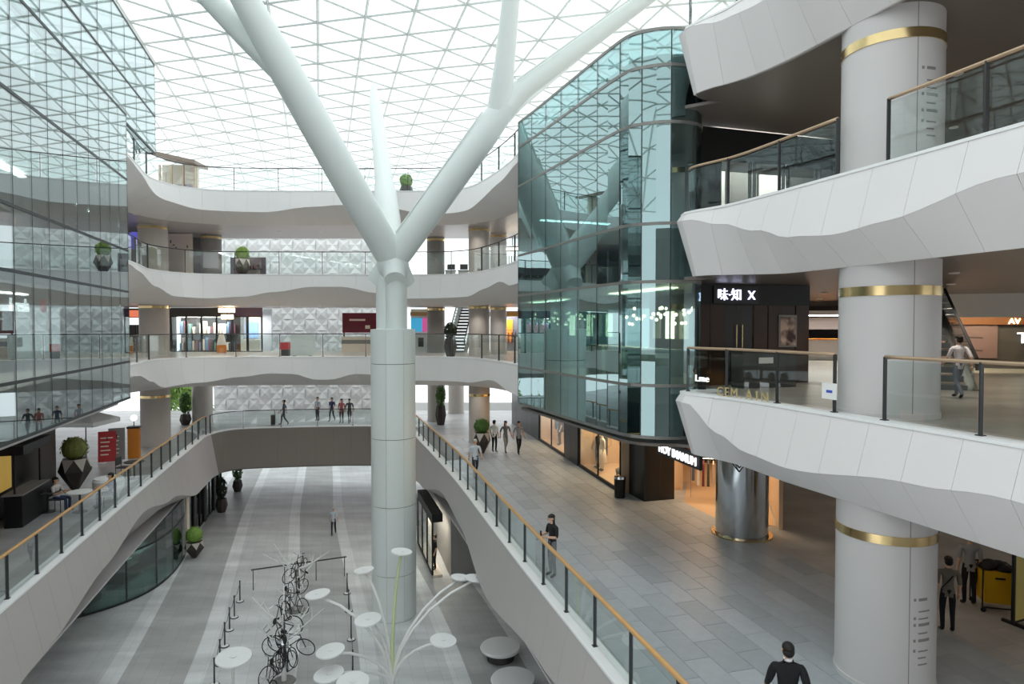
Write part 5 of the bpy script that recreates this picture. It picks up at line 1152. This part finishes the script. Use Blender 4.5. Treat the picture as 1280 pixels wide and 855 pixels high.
# bicycles
def bicycle():
    root = empty('bicycle', (0, 0, 0), 0, None, 'bicycle')
    for x in (-.52, .52):
        w = MB()
        w.tube([(x + .33 * math.cos(a * PI / 10), 0, .34 + .33 * math.sin(a * PI / 10)) for a in range(21)], .018, 5, False); wo = w.build('wheel', M_rubber, root)
        s = MB()
        for k in range(8): s.tube([(x, 0, .34), (x + .32 * math.cos(k * PI / 4 + .2), 0, .34 + .32 * math.sin(k * PI / 4 + .2))], .004, 3)
        s.build('spokes', M_chrome, wo)
    f = MB(); bb, st_, hd_, ra, fa = (-.08, 0, .3), (-.2, 0, .82), (.36, 0, .8), (-.52, 0, .34), (.52, 0, .34)
    for a, b in ((bb, st_), (bb, (.38, 0, .7)), (st_, hd_), (ra, bb), (ra, st_), (hd_, fa), ((.34, 0, .95), hd_)): f.tube([a, b], .017, 5)
    f.build('frame', M_dgrey, root); MB().tube([(.26, -.26, .98), (.36, -.1, .96), (.36, .1, .96), (.26, .26, .98)], .013, 5).build('handlebar', M_chrome, root)
    MB().ball((-.22, 0, .88), .13, .07, .04, 8, 5).build('saddle', M_rubber, root); MB().lathe([(.03, -.03), (.09, -.02), (.09, .02), (.03, .03)], (-.08, 0, 0), n=10).build('chainring', M_chrome, root, loc=(-0.0, 0, .3)).rotation_euler = (0, 0, 0)
    return root
bp = bicycle(); first = True
def bike_tree(px, py, n, hgt, label, bl):
    global first
    c = Vector(foot(px, py, B)); root = empty('branch_sculpture', c, R.uniform(0, 2), label, 'sculpture')
    MB().tube([(0, 0, 0), (.03, 0, hgt * .5), (0, .02, hgt)], [.09, .07, .05], 8).build('trunk', M_white, root); MB().lathe([(0, 0), (.4, 0), (.36, .05), (0, .05)], n=16).build('foot', M_grey, root)
    for k in range(9):
        a = k * 2.4; z0 = hgt * R.uniform(.5, 1); l_ = R.uniform(.9, 1.6); e_ = Vector((math.cos(a) * l_, math.sin(a) * l_, z0 + R.uniform(.15, 1.2)))
        bro = MB().tube([(0, 0, z0), Vector((0, 0, z0)).lerp(e_, .5) + Vector((0, 0, -.08)), e_], [.035, .028, .015], 6).build('branch', M_white, root)
        for t in (.45, .7):
            s_ = Vector((0, 0, z0)).lerp(e_, t); MB().tube([s_, s_ + Vector((R.uniform(-.3, .3), R.uniform(-.3, .3), R.uniform(.15, .4)))], [.018, .009], 5).build('twig', M_white, bro)
    for i in range(n):
        o = bp if first else copy_tree(bp); first = False; lev = i / max(1, n - 1); a = R.uniform(0, 6.28)
        o.location = c + Vector((math.cos(a) * .28, math.sin(a) * .28, .02 + (hgt * .72) * lev)); o.rotation_euler = (R.uniform(-.35, .35) if i else .1, (R.uniform(-.9, .9)) if i else 0.05, R.uniform(0, 6.28))
        tag(o, bl, 'bicycle', bl)
bike_tree(355, 852, 8, 2.3, 'nearer white branch sculpture hung with bicycles on the plaza', 'dark bicycle piled on the nearer white branch sculpture')
bike_tree(370, 763, 5, 1.9, 'farther white branch sculpture hung with bicycles by the long dark rail', 'dark bicycle piled on the farther white branch sculpture')
# barrier posts
def barrier(pts, label, grp, rope=True, h=.9):
    P_ = [Vector(foot(x, y, B)) for x, y in pts]
    for i, c in enumerate(P_):
        root = empty('barrier_post', c, 0, f'{ORD[i]} {label}', 'post', grp); MB().lathe([(0, 0), (.17, 0), (.16, .03), (.03, .05), (.025, h), (.04, h + .02), (0, h + .05)], n=12).build('pole', M_post, root)
        MB().lathe([(0.0, .031), (.15, .031), (.03, .055), (0, .055)], n=12).build('base_cover', M_white, root)
        if i + 1 < len(P_):
            d = P_[i + 1] - c; MB().tube([Vector((0, 0, h - .08)), d * .5 + Vector((0, 0, h - .22)), d + Vector((0, 0, h - .08))], .012, 5).build('belt', M_post, root)
barrier([(300, 752), (293, 772), (287, 788), (281, 808), (275, 831), (268, 856)], 'belt barrier post toward the viewer in the left row on the plaza', 'left row of barrier posts')
barrier([(434, 742), (436, 764), (439, 800), (441, 845)], 'belt barrier post toward the viewer in the row next to the tree column', 'right row of barrier posts')
a_, b_ = Vector(foot(314, 738, B)), Vector(foot(433, 720, B)); rr = empty('long_rail', a_, 0, 'long thin dark rail on posts across the plaza behind the sculptures', 'rail'); d = b_ - a_
MB().tube([(0, 0, .95), d + Vector((0, 0, .95))], .035, 6).build('top_rail', M_post, rr)
for t in (0.02, .34, .67, .98): MB().tube([d * t, d * t + Vector((0, 0, .95))], .02, 6).build('post', M_post, rr)
